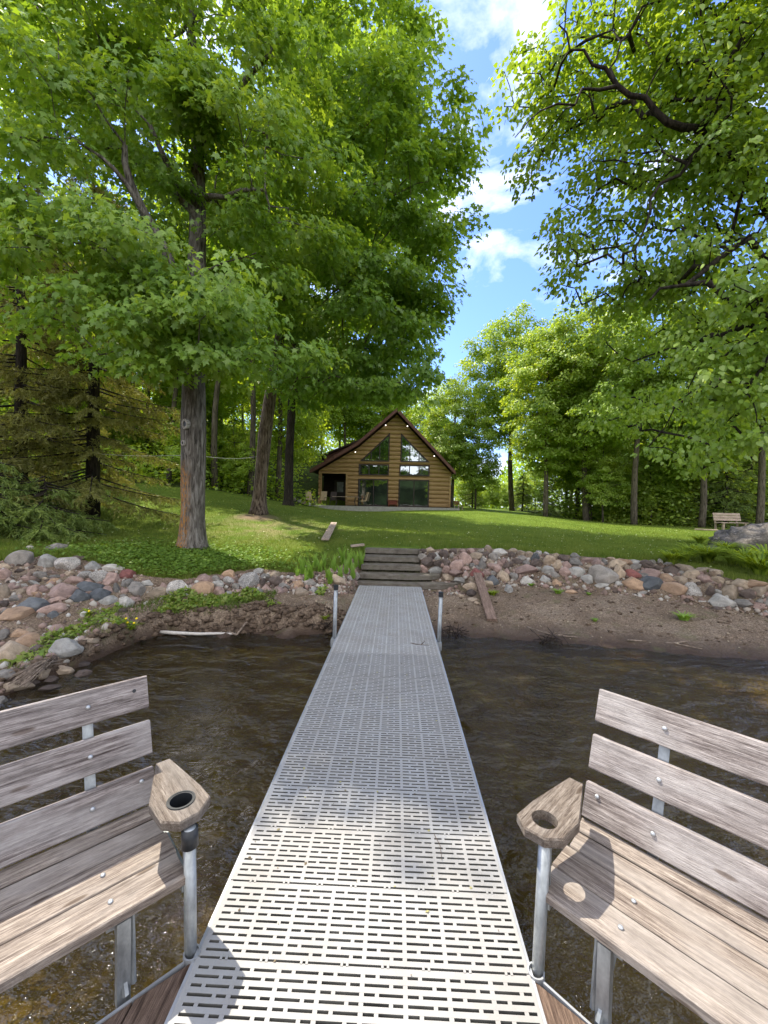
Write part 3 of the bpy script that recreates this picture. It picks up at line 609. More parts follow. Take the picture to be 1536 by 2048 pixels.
def place(var, x, y, rz, sc, name, label, group=None):
    z = H(x, y)-.05
    if id(var) not in used:
        used.add(id(var)); r = var; r.location = (x, y, z); r.rotation_euler = (0, 0, rz); r.scale = (sc, sc, sc)
    else: r = dup(var, (x, y, z), rz, sc)
    r.name = name; r['label'] = label; r['category'] = 'tree'
    if group: r['group'] = group
    elif 'group' in r: del r['group']
    return r
rr = random.Random(5)
# left woods
for i in range(46):
    t = i/46; Yr = 21+rr.random()*34; px = rr.uniform(-120, 640)
    x = atY(px, 950, Yr).x
    if Yr < edge_left(np.array([x]))[0]+1 or (x > -9 and 31 < Yr < 47): continue
    v = VA[rr.choice([0, 1, 2, 2])]
    place(v, x, Yr, rr.random()*6.3, rr.uniform(.8, 1.15), 'woodland_tree', 'slender sunlit tree among the woods on the slope left of the house', 'trees in the woods left of the house')
for i in range(26):
    px = rr.uniform(-60, 640); Yr = rr.uniform(23, 36); x = atY(px, 950, Yr).x
    if Yr < edge_left(np.array([x]))[0]+.6 or (x > -8.5 and Yr > 31): continue
    place(VA[3], x, Yr, rr.random()*6.3, rr.uniform(.6, 1.1), 'sapling', 'leafy young sapling under the tall trees on the left slope', 'saplings on the left slope')
for px, Yr, v, s in ((690, 50, 1, 1.), (760, 52, 0, 1.), (840, 50, 2, 1.1), (610, 42, 0, .95), (560, 46, 1, 1)):
    x = atY(px, 950, Yr).x; place(VA[v], x, Yr, rr.random()*6, s, 'woodland_tree', 'tall tree rising behind the roof of the wooden house', 'trees behind the house')
for px, Yr, v, s in ((500, 26, 1, 1.3), (430, 25, 1, 1.3), (555, 29.5, 1, 1.3), (480, 44, 2, 1.2), (530, 47, 2, 1.1), (590, 50, 2, 1.2), (640, 49, 2, 1.2), (680, 55, 2, 1.3), (730, 52, 2, 1.2), (790, 56, 0, 1.1), (850, 55, 2, 1.2), (620, 56, 0, 1.1), (880, 50, 1, .9)):
    x = atY(px, 950, Yr).x; place(VA[v], x, Yr, rr.random()*6, s, 'woodland_tree', 'x', 'trees behind the house' if px > 600 else 'trees in the woods left of the house')
# right trees
def midtree(px, Y, v, s, name, label, rz=0, group=None):
    x = atY(px, 1000, Y).x; return place(VM[v], x, Y, rz, s, name, label, group)
midtree(905, 37, 1, .82, 'maple_tree', 'leafy tree with dark trunk touching the right wall of the wooden house', 1.)
midtree(1022, 39, 0, 1.18, 'maple_tree', 'tall round-topped tree against the sky between the house and the right woods', 2.)
midtree(948, 36, 2, 1.0, 'maple_tree', 'smaller twin-trunked tree on the lawn right of the house', .5)
midtree(1090, 31, 1, .98, 'maple_tree', 'tree with leaning trunk at the right edge of the mown lawn', 4.)
midtree(1170, 30, 0, 1.0, 'maple_tree', 'broad bright tree behind the lawn, first right of the leaning-trunk tree', 1.4)
midtree(1270, 27, 0, .95, 'maple_tree', 'tree with thin dark trunk behind the lawn, right of the broad bright tree', 3.3)
midtree(1400, 26, 1, 1.0, 'maple_tree', 'dense tree rising behind the distant wooden bench', 5.)
midtree(1520, 25, 0, .95, 'maple_tree', 'tree at the right edge behind the boulder', .2)
for i in range(30):
    px = rr.uniform(1120, 1720); Yr = rr.uniform(31, 50); x = atY(px, 1000, Yr).x
    place(VM[rr.choice([0, 1, 1])], x, Yr, rr.random()*6.3, rr.uniform(.75, 1.), 'woodland_tree', 'tree in the dense woods behind the right side of the lawn', 'trees in the right woods')
for i in range(16):
    px = rr.uniform(1130, 1600); Yr = rr.uniform(29, 33); x = atY(px, 1000, Yr).x
    place(VM[2], x, Yr, rr.random()*6.3, rr.uniform(.55, .9), 'sapling', 'low leafy sapling filling the edge of the right woods', 'saplings along the right woods')
for px, Yr, s in ((1015, 58, .5), (1030, 62, .6), (985, 60, .65), (1045, 56, .6), (965, 64, .8), (1070, 60, .8), (930, 60, .9), (1000, 75, .7)):
    midtree(px, Yr, 2, s, 'distant_tree', 'small pale tree far beyond the gap right of the house', rr.random()*6, 'far trees in the gap right of the house')

# ------------------------------------------------------------------ spruces
def spruce(root, h, seed, spread, nmat, z0=1.2, whorls=18, dens=1., gap=0):
    rng = np.random.default_rng(seed); mb = MB(); mb.tube([(0, 0, -.1), (0.05, 0, h*.5), (0, 0, h)], [h*.016+.04, h*.01+.02, .01], 9)
    C = []; D = []; Nn = []; S = []; T = []
    for wv in range(whorls):
        z = z0+(h-z0)*wv/whorls; L = spread*(1-(z-z0)/(h-z0)*.85)
        for b in range(6):
            a = rng.random()*2*pi; l = L*(.7+.5*rng.random()); pts = []
            zj = z+rng.random()*.4
            for s in range(7):
                f = s/6; pts.append(np.array([cos(a)*l*f, sin(a)*l*f, zj - l*.30*f + l*.10*f*f]))
            mb.tube(pts, [.022*(1-s/7)+.004 for s in range(7)], 4, cap=False)
            nt_ = int(16*dens*l)
            for k in range(nt_):
                f = .2+.8*rng.random(); p = np.array([cos(a)*l*f, sin(a)*l*f, zj-l*.30*f+l*.10*f*f]); sd = rng.choice([-1, 1])
                tw = np.array([cos(a)*.5-sin(a)*sd*.8, sin(a)*.5+cos(a)*sd*.8, -.55-.5*rng.random()]); tl = (.22+.4*rng.random())*(1.15-f*.6)
                m = 13; u = rng.random((m, 1)); c = p+tw*u*tl; C.append(c); dd = tw*.6+rng.normal(size=(m, 3))*.45; D.append(dd); Nn.append(rng.normal(size=(m, 3)))
                S.append(.055+.05*rng.random(m)); T.append(np.full(m, rng.random()*.6)+rng.random(m)*.35)
    mb.build('trunk', MAT['bark_d'], root, smooth=True)
    Q = np.array([(0, .11, 0), (1, .06, 0), (1, -.06, 0), (0, -.11, 0)])
    leaves('crown', np.concatenate(C), np.concatenate(D), np.concatenate(Nn), np.concatenate(S), Q, MAT[nmat], np.clip(np.concatenate(T), 0, 1), root)
q = hit(185, 1030); x = atY(185, 1030, 12.5).x
r = empty('spruce_tree', (x, 12.5, H(x, 12.5)), 0, 'tall brownish spruce with drooping boughs and dark trunk, left of the big maple', 'tree'); spruce(r, 11, 41, 3.2, 'needle', .8, 24, 2.0)
x = atY(40, 1030, 11.5).x
r = empty('spruce_tree', (x, 11.5, H(x, 11.5)), 0, 'spruce with bare brown lower boughs at the left edge', 'tree'); spruce(r, 10, 42, 3.0, 'needle', .5, 24, 1.9)
x = atY(90, 1060, 9.6).x
r = empty('spruce_shrub', (x, 9.6, H(x, 9.6)), 0, 'low green spruce boughs spreading above the grass at the left edge', 'shrub'); spruce(r, 1.3, 43, 1.7, 'needle_g', .15, 6, 1.8)
x = atY(-20, 1060, 9.0).x
r = empty('spruce_shrub', (x, 9.0, H(x, 9.0)), 0, 'dark low spruce shrub cut by the left edge of the picture', 'shrub'); spruce(r, 1.6, 44, 1.5, 'needle_g', .15, 7, 1.6)
sp0 = None
for px, Yr, s, lab in ((1045, 41, 1., 'small dark spruce shrub on the far lawn left of the leaning tree'), (1095, 33, .9, 'dark young spruce behind the leaning trunk'), (945, 38, .8, 'little dark spruce beside the twin-trunked tree'),
                       (1450, 27, 1.5, 'dark layered fir directly behind the distant bench'), (1500, 28, 1.4, 'dark layered fir right of the distant bench'), (1400, 29, 1.3, 'dark young fir left of the distant bench')):
    x = atY(px, 1000, Yr).x; p = (x, Yr, H(x, Yr))
    if sp0 is None:
        sp0 = empty('young_spruce', p, 0, lab, 'tree', 'young spruces at the lawn edge'); spruce(sp0, 3.6, 45, 1.5, 'needle_g', .2, 12, .9)
    else: dup(sp0, p, px, s, lab)
# ------------------------------------------------------------------ undergrowth on the slope and wood edge (stuff)
def undergrowth(name, pts, n, h, size, mat, seed, tmpl=QUADL, kind='stuff', label=None, cat=None, group=None, spread=.5):
    rng = np.random.default_rng(seed); k = rng.integers(0, len(pts), n); P = pts[k].copy(); P[:, :2] += rng.normal(size=(n, 2))*spread
    P[:, 2] = height(P[:, 0], P[:, 1])+rng.random(n)**1.3*h*(.5+vnoise(P[:, 0]*.7, P[:, 1]*.7))
    D = rng.normal(size=(n, 3)); D[:, 2] = D[:, 2]*.4+.1; Nn = rng.normal(size=(n, 3))*.5+[0, -.2, .8]
    o = leaves(name, P, D, Nn, size*(.6+.8*rng.random(n)), tmpl, MAT[mat], np.clip(vnoise(P[:, 0]*1.1, P[:, 1]*1.1)*.6+rng.random(n)*.4, 0, 1))
    return tag(o, label, cat, group, kind)
rng = np.random.default_rng(3)
pp = []
for k in range(4000):
    Yr = rng.uniform(16, 48); x = rng.uniform(-45, -6)
    if Yr > edge_left(np.array([x]))[0]+.2 and not (x > -9 and 32 < Yr < 47): pp.append((x, Yr, 0))
undergrowth('undergrowth', np.array(pp), 70000, 1.5, .22, 'wood_leaf', 4, label='dense green undergrowth covering the slope left of the house', cat='undergrowth')
pp = []
for k in range(3000):
    px = rng.uniform(1080, 1750); Yr = rng.uniform(27, 36); x = atY(px, 1000, Yr).x
    if Yr > edge_right(np.array([x]))[0]-.3: pp.append((x, Yr, 0))
undergrowth('undergrowth', np.array(pp), 90000, 4.6, .20, 'mid_leaf', 5, label='leafy undergrowth along the edge of the right woods', cat='undergrowth')

rng = np.random.default_rng(66); n = 90000; Yr = rng.uniform(72, 100, n); px = rng.uniform(-150, 1750, n); d0 = np.array([ray(-150, 1002).x/ray(-150, 1002).y, ray(1750, 1002).x/ray(1750, 1002).y]); X = Yr*(d0[0]+(d0[1]-d0[0])*(px+150)/1900)
top = 9+7*vnoise(X*.12, Yr*.05)+4*vnoise(X*.5, Yr*0); gap = np.exp(-((px-1000)/55.)**2); top = top*(1-.62*gap)
P = np.stack([X, Yr, height(X, Yr)+top*rng.random(n)**.8], 1); D = rng.normal(size=(n, 3)); Nn = rng.normal(size=(n, 3))*.5+[0, -.3, .7]
o = leaves('distant_woods', P, D, Nn, .55*(.6+.8*rng.random(n)), QUADL, MAT['wood_leaf'], np.clip(vnoise(X*.4, P[:, 2]*.5)*.7+rng.random(n)*.3, 0, 1)); tag(o, 'far-off belt of pale green woods closing the view behind the house', 'woods', kind='stuff')
# ------------------------------------------------------------------ grass (stuff)
def blades(name, P, h, w, mat, rng, lean=.5, label=None, cat='grass', seg=False):
    n = len(P); a = rng.random(n)*2*pi; hh = h*(.5+.9*rng.random(n)); dx = np.stack([np.cos(a), np.sin(a), 0*a], 1)
    b = rng.random(n)*2*pi; ln = np.stack([np.cos(b), np.sin(b), 0*b], 1)*(hh*lean*rng.random(n))[:, None]
    up = np.array([0, 0, 1.])*hh[:, None]
    if not seg:
        V = np.stack([P-dx*w/2, P+dx*w/2, P+ln+up], 1); nv = 3
        o = npmesh(name, V.reshape(-1, 3), 3, MAT[mat], None, {'tint': ('FACE', np.clip(rng.random(n)*.7+vnoise(P[:, 0]*2, P[:, 1]*2)*.4, 0, 1))})
    else:
        M1 = P+ln*.35+up*.75; T = P+ln*1.6+up*.75
        V = np.stack([P-dx*w/2, P+dx*w/2, M1+dx*w/2, M1-dx*w/2, M1-dx*w/2, M1+dx*w/2, T+dx*w*.05, T-dx*w*.05], 1)
        o = npmesh(name, V.reshape(-1, 3), 4, MAT[mat], None, {'tint': ('FACE', np.repeat(np.clip(rng.random(n), 0, 1), 2))})
    if label: tag(o, label, cat, kind='stuff')
    return o
rng = np.random.default_rng(8)
n = 900000; Yg = 5.5+28*rng.random(n)**1.6; u = rng.uniform(-40, 1576, n)
# ray directions across the frame at the horizon
dl = np.array([ray(-60, 1002).x/ray(-60, 1002).y, ray(1600, 1002).x/ray(1600, 1002).y]); X = Yg*(dl[0]+(dl[1]-dl[0])*rng.random(n))
w_, b_, t_, _, _ = curves(X); ed = np.minimum(edge_left(X), edge_right(X))
keep = (Yg > t_+.02+fbm(X*5, Yg*5)*.15) & (Yg < ed) & (rng.random(n) < np.clip(1.25-Yg/30, .15, 1)) & ~((np.abs(X+.1) < .68) & (Yg < 9.95)) & ~((X > -6.6) & (X < 4.6) & (Yg > 33))
dry = np.exp(-(((X+3.9)/1.6)**2+((Yg-12.6)/1.6)**2)); keep &= (rng.random(n) > dry*.85) & (np.hypot(X+4.9, Yg-14.2) > .75)
X = X[keep]; Yg = Yg[keep]; P = np.stack([X, Yg, height(X, Yg)-.005], 1)
hs = .042+.05*np.exp(-np.abs(Yg-curves(X)[2])/.5)+.02*vnoise(X*1.2, Yg*1.2)
blades('lawn_grass', P, hs+Yg*.0008, .007+.0006*0, 'grass', rng, .5, 'short green mown grass covering the lawn up to the house')
# clover patch by the maple
rng = np.random.default_rng(9); n = 9000
X = rng.normal(-4.3, 1.1, n); Yg = rng.normal(8.1, .7, n); t_ = curves(X)[2]; k = (Yg > t_) ; X = X[k]; Yg = Yg[k]
P = np.stack([X, Yg, height(X, Yg)+.05+.05*rng.random(len(X))], 1); m_ = len(X)
o = leaves('clover_patch', P, rng.normal(size=(m_, 3))*[1, 1, .2], rng.normal(size=(m_, 3))*.35+[0, -.2, 1], .035+.03*rng.random(m_), HEART, MAT['clover'], rng.random(m_))
tag(o, 'round-leaved clover and violets growing around the foot of the big maple', 'ground cover', kind='stuff')
# weeds on the left bank
rng = np.random.default_rng(10); n = 5000
X = rng.uniform(-4.3, -2.0, n); w_, b_, t_, _, _ = curves(X); Yg = w_+.25+(b_-w_-.15)*rng.random(n)**.7
k = vnoise(X*2.2, Yg*2.2)+.25*(Yg-w_)/(b_-w_)-np.clip((X+3.2)*.28, -.3, .6) > .5; X = X[k]; Yg = Yg[k]
P = np.stack([X, Yg, height(X, Yg)-.005], 1); blades('bank_weeds', P, .085, .009, 'grass', rng, 1., 'tufts of green weeds on the dirt bank left of the dock', 'weeds')
def lumps(name, X, Yg, S, mat, label, cat, sq=.6, seed=1):
    r_ = np.random.default_rng(seed); import bmesh as _b
    bm_ = _b.new(); _b.ops.create_icosphere(bm_, subdivisions=2, radius=.5); v_ = np.array([v.co[:] for v in bm_.verts]); f_ = np.array([[q.index for q in f.verts] for f in bm_.faces]); bm_.free()
    m_ = len(X); n_ = len(v_); C_ = np.stack([X, Yg, height(X, Yg)+S*.12], 1)
    V_ = C_[:, None]+v_[None]*S[:, None, None]*np.array([1.25, 1, sq])*(1+.22*r_.normal(size=(m_, n_, 1)))
    o_ = npmesh(name, V_.reshape(-1, 3), 3, MAT[mat], None, None, F=(f_[None]+(np.arange(m_)*n_)[:, None, None]).reshape(-1, 3), smooth=False); return tag(o_, label, cat, kind='stuff')
MAT['soil'] = simple('dark_soil', (.13, .092, .064), .95, .1, var=.5, sc=20, bs=.6)
rng = np.random.default_rng(18); n = 700; X = rng.uniform(-4.1, -.8, n); w_, b_, t_, _, _ = curves(X); Yg = w_+.08+.42*rng.random(n)**1.2+fbm(X*4, X*0)*.12
lumps('soil_clods', X, Yg, .022+.075*rng.random(n)**2, 'soil', 'dark crumbling clods of soil along the eroded bank left of the dock', 'soil', .8, 2)
n = 420; X = rng.uniform(.55, 7, n); w_, b_, t_, _, _ = curves(X); Yg = w_+.35+(b_-w_-.3)*rng.random(n)
lumps('sand_lumps', X, Yg, .015+.045*rng.random(n)**3, 'soil', 'small dark lumps of damp earth on the beach right of the dock', 'soil', .5, 3)
MAT['weedleaf'] = leafmat('weed_leaf', [(0, (.10, .18, .025)), (.6, (.2, .31, .05)), (1, (.32, .37, .1))], .4, .03)
rng = np.random.default_rng(15); n = 9000
X = rng.uniform(-4.5, -1.2, n); w_, b_, t_, _, _ = curves(X); fr_ = rng.random(n); Yg = w_+.22+(b_-w_-.12)*fr_
k = (vnoise(X*3.1+5, Yg*3.1) > .52+.25*np.clip((X+2.6)/1.3, 0, 1)) & (fr_ > .2); X = X[k]; Yg = Yg[k]; m_ = len(X)
o = leaves('bank_herbs', np.stack([X, Yg, height(X, Yg)+.02+.05*rng.random(m_)], 1), rng.normal(size=(m_, 3))*[1, 1, .45]+[0, -.3, 0], rng.normal(size=(m_, 3))*.5+[0, -.2, 1], .035+.05*rng.random(m_), QUADL, MAT['weedleaf'], rng.random(m_))
tag(o, 'broad-leaved green herbs spilling over the eroded dirt bank left of the dock', 'weeds', kind='stuff')
rng = np.random.default_rng(16); n = 2600; X = np.concatenate([rng.uniform(-4.3, -.8, n//3), rng.uniform(.6, 8, n-n//3)]); w_, b_, t_, _, _ = curves(X); Yg = w_+.05+(b_-w_)*rng.random(n)**.8
m_ = n; MAT['litter'] = leafmat('leaf_litter', [(0, (.06, .04, .025)), (.5, (.25, .16, .10)), (1, (.5, .42, .3))], .1, .02)
o = leaves('leaf_litter', np.stack([X, Yg, height(X, Yg)+.012], 1), rng.normal(size=(m_, 3))*[1, 1, .15], rng.normal(size=(m_, 3))*.25+[0, 0, 1], .012+.03*rng.random(m_)**2, QUADL, MAT['litter'], rng.random(m_)); tag(o, 'bits of dead leaf, shell and bark strewn over the sand', 'litter', kind='stuff')
# small scattered petals / seeds on lawn
rng = np.random.default_rng(12); n = 1500; Yg = 8+12*rng.random(n); X = Yg*(dl[0]+(dl[1]-dl[0])*rng.random(n)); k = (Yg > curves(X)[2]+.1); X = X[k]; Yg = Yg[k]; m_ = len(X)
MAT['petal'] = leafmat('pale_petal', [(0, (.45, .5, .2)), (1, (.6, .62, .4))], .2, .02)
o = leaves('fallen_seeds', np.stack([X, Yg, height(X, Yg)+.055], 1), rng.normal(size=(m_, 3))*[1, 1, .1], rng.normal(size=(m_, 3))*.3+[0, 0, 1], .03+.03*rng.random(m_), QUADL, MAT['petal'], rng.random(m_))
tag(o, 'pale yellow-green maple seeds scattered over the lawn', 'seeds', kind='stuff')

# ------------------------------------------------------------------ rocks
def ico_rock(seed):
    import bmesh
    bm = bmesh.new(); bmesh.ops.create_icosphere(bm, subdivisions=4, radius=.5); r = np.random.default_rng(seed)
    pl = [(unit(r.normal(size=3)), .30+.13*r.random()) for _ in range(15)]
    off = r.random(3)*50
    for v in bm.verts:
        c = np.array(v.co)
        for nrm, d in pl:
            s = c@nrm-d
            if s > 0: c = c-nrm*s*.92
        a = vnoise(np.array([c[0]*3+off[0]]), np.array([c[1]*3+c[2]*2+off[1]]))[0]-.5; b = vnoise(np.array([c[2]*7+off[2]]), np.array([c[0]*7+c[1]*5]))[0]-.5
        c = c*(1+.13*a+.05*b); v.co = c
    me = bpy.data.meshes.new('fieldstone'); bm.to_mesh(me); bm.free()
    me.polygons.foreach_set('use_smooth', [True]*len(me.polygons)); me.update()
    co = np.zeros(len(me.vertices)*3); me.vertices.foreach_get('co', co); co = co.reshape(-1, 3); co = (co-(co.max(0)+co.min(0))/2)/(co.max(0)-co.min(0)); me.vertices.foreach_set('co', co.astype(np.float32).ravel()); me.update()
    me.materials.append(RM['g']); return me
ROCKS = [ico_rock(60+k) for k in range(14)]
SZ = 250/1536
RL = {}
RL['R1'] = ((820, 1080), "165,140,100,60,d 245,125,110,70,t 150,205,100,70,g 215,265,140,100,d 265,200,130,80,d 325,205,100,90,l 340,300,110,90,d 160,355,110,105,p 315,372,180,100,l,-12 415,185,100,120,d 440,130,70,50,t 430,285,100,100,d 525,140,90,70,d 505,205,60,70,g 435,360,85,80,p 460,465,130,110,t 565,235,50,60,p 655,145,90,60,p 745,145,90,80,p 660,240,170,140,p,-35 805,200,150,90,t 860,145,80,60,g 955,105,90,70,t 945,185,110,80,d 1020,220,110,110,g 1105,155,180,90,l,-8 1250,190,100,80,d 1270,130,110,50,t 1370,170,100,70,t 1375,220,130,50,g 1470,190,80,90,t 1515,220,60,90,b 565,320,180,120,p,-30 795,275,100,60,p 765,320,80,70,g 885,305,90,140,g 910,245,60,50,w 985,275,100,70,t 1100,290,80,60,p 1150,270,90,80,p 1200,320,150,80,d,-50 1320,265,130,65,d 1435,285,95,65,g 1510,290,60,80,d 555,400,170,90,p,-15 690,355,90,60,p 690,430,80,80,p 820,415,170,120,r 630,500,210,80,l 760,500,70,80,t 735,580,160,100,t 940,400,110,70,p 1015,415,80,60,g 1035,345,160,90,p 1000,505,170,130,b 935,550,160,100,t 1145,450,130,150,t 1190,405,90,100,p 1265,455,110,90,g 1420,370,280,120,p,-20 1445,500,170,95,l 625,685,80,40,t 780,735,130,50,t 825,780,70,50,t 1210,610,100,100,l 830,345,60,60,g 760,650,120,80,d 490,665,40,35,w 550,670,60,40,t")
RL['R2'] = ((1050, 1080), "55,190,80,90,t 165,165,70,60,w 115,215,110,90,b 140,290,150,110,d 285,260,140,135,t 265,170,70,40,l 370,200,95,70,t 395,305,100,110,t 480,230,140,80,d 505,320,130,100,p 625,195,120,60,g 620,280,160,110,g 495,395,130,110,p 745,255,140,70,p 880,275,120,95,p 975,270,70,80,g 1055,230,90,40,t 790,345,110,75,t 630,405,210,130,l,20 275,380,150,110,l 370,430,120,70,g 165,355,70,50,l 245,480,115,80,l 390,530,110,80,o 305,540,70,40,t 760,485,130,110,l 945,430,330,220,g 1130,310,200,130,t,-35 1150,400,130,180,t 1215,270,170,70,o 1245,345,100,95,t 1355,268,140,45,l 1355,330,120,70,g 1480,310,130,90,d 1320,420,180,110,r 1480,425,140,110,g 940,560,150,50,l 1155,535,90,50,l 1335,545,230,160,o 1445,650,95,40,w 565,640,140,50,o")
RL['R3'] = ((1286, 1090), "55,250,160,110,d 115,215,70,60,g 215,215,60,80,w 300,230,90,40,w 180,295,110,80,d 240,330,80,60,t 345,325,190,130,d 515,290,190,85,t 735,310,200,60,t 480,350,80,60,g 610,370,210,110,t 700,350,80,70,p 900,350,130,90,t 955,395,90,60,d 90,365,190,130,p 105,480,230,170,b 300,410,180,100,o 460,440,140,110,t 365,540,260,150,o 640,455,100,60,t 610,560,210,160,w 770,430,160,120,p 810,500,90,70,t 940,440,150,100,t 815,580,80,150,d 1065,475,90,70,t 1100,580,220,180,t 1210,480,190,105,t 1370,470,220,90,o 1440,570,180,120,t 1280,610,150,120,d 965,690,250,150,l 1235,730,230,120,g 1430,755,130,80,p 1070,745,100,60,d 1440,690,120,60,g 1515,830,50,50,w 905,580,90,70,l 920,780,150,40,d 1560,700,120,120,g 1590,560,140,110,t 1600,450,150,90,d 1570,820,120,80,t")
RL['L1'] = ((0, 1080), "245,245,270,210,g 360,105,90,65,l 700,100,270,110,g 580,280,190,170,l,30 830,310,250,170,w 950,230,150,70,d 40,430,150,150,p 1150,325,180,100,l 1220,455,190,150,w 1395,345,230,90,l 1030,440,170,120,w 1370,485,170,165,p 490,435,130,90,g 330,480,120,70,p 440,535,160,45,l,30 680,455,150,50,g 665,515,140,85,o 910,500,200,110,p 1095,520,100,60,p 180,570,140,90,p 120,480,90,50,d 530,605,130,80,p 455,665,110,60,o 400,630,110,130,p 760,640,330,200,p 1130,580,290,110,b,15 990,690,210,150,b 1230,680,240,160,b 1330,620,120,100,p 1430,600,70,140,g 1505,620,60,70,p 1310,750,230,90,l 430,810,320,170,b 700,740,190,80,p 640,860,280,130,p 40,650,120,180,t 40,790,100,80,d 210,920,380,160,o 500,930,100,80,g 640,930,130,100,b 1520,550,60,80,g 620,400,100,50,d 560,480,70,50,t 250,380,110,60,d 260,640,110,80,t 200,720,130,80,g 90,880,140,80,g 300,560,80,50,w 850,410,110,60,t 60,330,120,90,t")
RL['L2'] = ((240, 1120), "90,185,190,115,r 10,110,80,50,l 95,290,140,95,g 200,365,210,165,g 330,300,140,100,l 350,370,110,100,t 45,380,100,70,p 465,415,230,150,t 540,330,110,90,p 60,540,220,160,l 170,490,170,80,p 720,360,270,210,w 825,455,100,90,l 1030,230,200,110,p 900,320,90,60,p 1010,385,270,220,o 1180,240,100,90,g 1200,310,130,100,l 1210,410,130,150,p 1330,180,140,110,o 1340,265,140,110,w 1420,340,80,100,g 1330,440,120,100,l 1480,410,150,80,p 30,440,90,40,g")
RL['L3'] = ((480, 1110), "110,325,240,200,w 225,205,115,80,l 275,340,80,110,d 310,270,110,80,g 430,240,150,80,t 440,320,170,130,d 325,420,130,100,p 475,445,170,80,p 540,390,150,90,g 720,290,130,90,p 700,370,150,100,o 760,450,170,100,t 855,350,170,100,g 900,445,120,70,l 1120,205,100,70,p 1190,315,230,130,t 1350,290,70,70,g 1420,240,90,120,g 1410,350,80,60,p 210,455,140,70,g 600,330,80,60,t 630,240,90,50,d 980,320,80,50,p 1000,380,70,40,l")
RL['L4'] = ((0, 1220), "250,285,200,90,o 420,380,330,170,o,20 480,490,210,120,d 150,550,340,310,t 40,310,110,140,g 90,800,240,150,g 715,250,170,140,p 820,460,340,200,l 1120,370,180,70,t 1065,205,60,90,p 1150,430,120,40,p 480,670,130,80,t 500,785,220,130,t 770,740,240,120,t 220,940,320,150,t 990,680,180,80,d 790,620,130,60,l 370,250,110,60,t 20,1130,110,120,g 1010,790,200,90,d 640,860,150,80,d 620,560,90,50,p 300,690,100,60,p 260,750,80,50,d 420,900,120,70,d 620,960,240,80,d")
ZN = {'R1': [(905, 'beside the concrete steps'), (960, 'near the tilted plank'), (2000, 'right of the tilted plank')], 'R2': [(1130, 'left of the wall centre'), (1200, 'at the wall centre'), (2000, 'near the big grey block')],
      'R3': [(1345, 'left of the daylilies'), (1450, 'below the daylilies'), (2000, 'at the wall\'s right end')],
      'L1': [(95, 'at the picture\'s left edge'), (170, 'in the upper left rock bank'), (2000, 'above the left weeds')], 'L2': [(330, 'left of the maple'), (400, 'below the maple trunk'), (2000, 'right of the maple trunk')],
      'L3': [(560, 'between maple and dock'), (2000, 'near the ferns')], 'L4': [(80, 'behind the left bench'), (2000, 'at the left waterline')]}
labs = {}; rk = []
ri = random.Random(99)
for key, (org, s) in RL.items():
    for it in s.split():
        a = it.split(','); x, y, w, h = map(float, a[:4]); c = a[4]; ang = float(a[5]) if len(a) > 5 else ri.uniform(-12, 12)
        px = org[0]+x*SZ; py = org[1]+y*SZ; wp = w*SZ; hp = h*SZ
        p = hit(px, py+hp*.25); dep = p.y; W_ = wp/FPX*dep*1.06; H_ = hp/FPX*dep*1.12
        T_ = (W_+H_)*.5*ri.uniform(.85, 1.15)
        rt = py/1200
        o = bpy.data.objects.new('fieldstone', ROCKS[ri.randrange(len(ROCKS))]); COL.objects.link(o)
        q = atY(px, py, dep+T_*.12); o.location = (q.x, q.y, q.z)
        o.scale = (W_*1.04, T_, H_*1.06); o.rotation_euler = (ri.uniform(-.2, .2), radians(ang), ri.uniform(-.3, .3)+math.atan2(-q.x, q.y)*1.)
        o.material_slots[0].link = 'OBJECT'; o.material_slots[0].material = RM[c]
        sz = 'large' if wp > 34 else 'small' if wp < 15 else 'mid-sized'
        zz = next(z for lim, z in ZN[key] if px < lim); rk.append((o, px, py, p))
        rel = p.z; crs = ''
        if key[0] == 'R': 
            f = (curves(np.array([p.x]))[2][0]-p.y)/.6; crs = 'top-course' if f < .22 else 'middle-course' if f < .75 else 'bottom-course'
        shp = 'flat' if w > 1.9*h else 'upright' if h > 1.15*w else 'rounded'
        lab = ' '.join(t for t in (sz, shp, RMN[c], crs, 'fieldstone', zz) if t)
        labs.setdefault(lab, []).append((px, o)); o['category'] = 'rock'
        o['group'] = 'fieldstones of the wall right of the dock' if key[0] == 'R' else 'fieldstones of the bank left of the dock'
for lab, L in labs.items():
    L.sort(key=lambda t: t[0]); n = len(L)
    nm_ = {1: [''], 2: ['left one: ', 'right one: '], 3: ['leftmost: ', 'middle one: ', 'rightmost: ']}
    for i, (_, o) in enumerate(L):
        if n <= 3: o['label'] = nm_[n][i]+lab
        else: o['label'] = ('first', 'second', 'third', 'fourth', 'fifth', 'sixth', 'seventh', 'eighth')[i]+' from left: '+lab
for i, (px, py, w, c) in enumerate(((566, 992, 9, 'l'), (577, 994, 8, 'w'), (588, 995, 10, 'g'), (598, 997, 8, 'l'), (608, 998, 9, 't'), (618, 1000, 8, 'l'))):
    yv = 31.5; q = atY(px, py, yv); o = bpy.data.objects.new('fieldstone', ROCKS[(i*3) % 14]); COL.objects.link(o); W_ = w/FPX*yv*1.3; o.location = (q.x, yv, H(q.x, yv)+W_*.2); o.scale = (W_, W_*.8, W_*.75); o.rotation_euler = (0, 0, i)
    o.material_slots[0].link = 'OBJECT'; o.material_slots[0].material = RM[c]
    tag(o, '%s stone, number %s from the left in the row beside the patio' % (RMN[c], ('one', 'two', 'three', 'four', 'five', 'six')[i]), 'rock', 'stones edging the far lawn left of the patio')
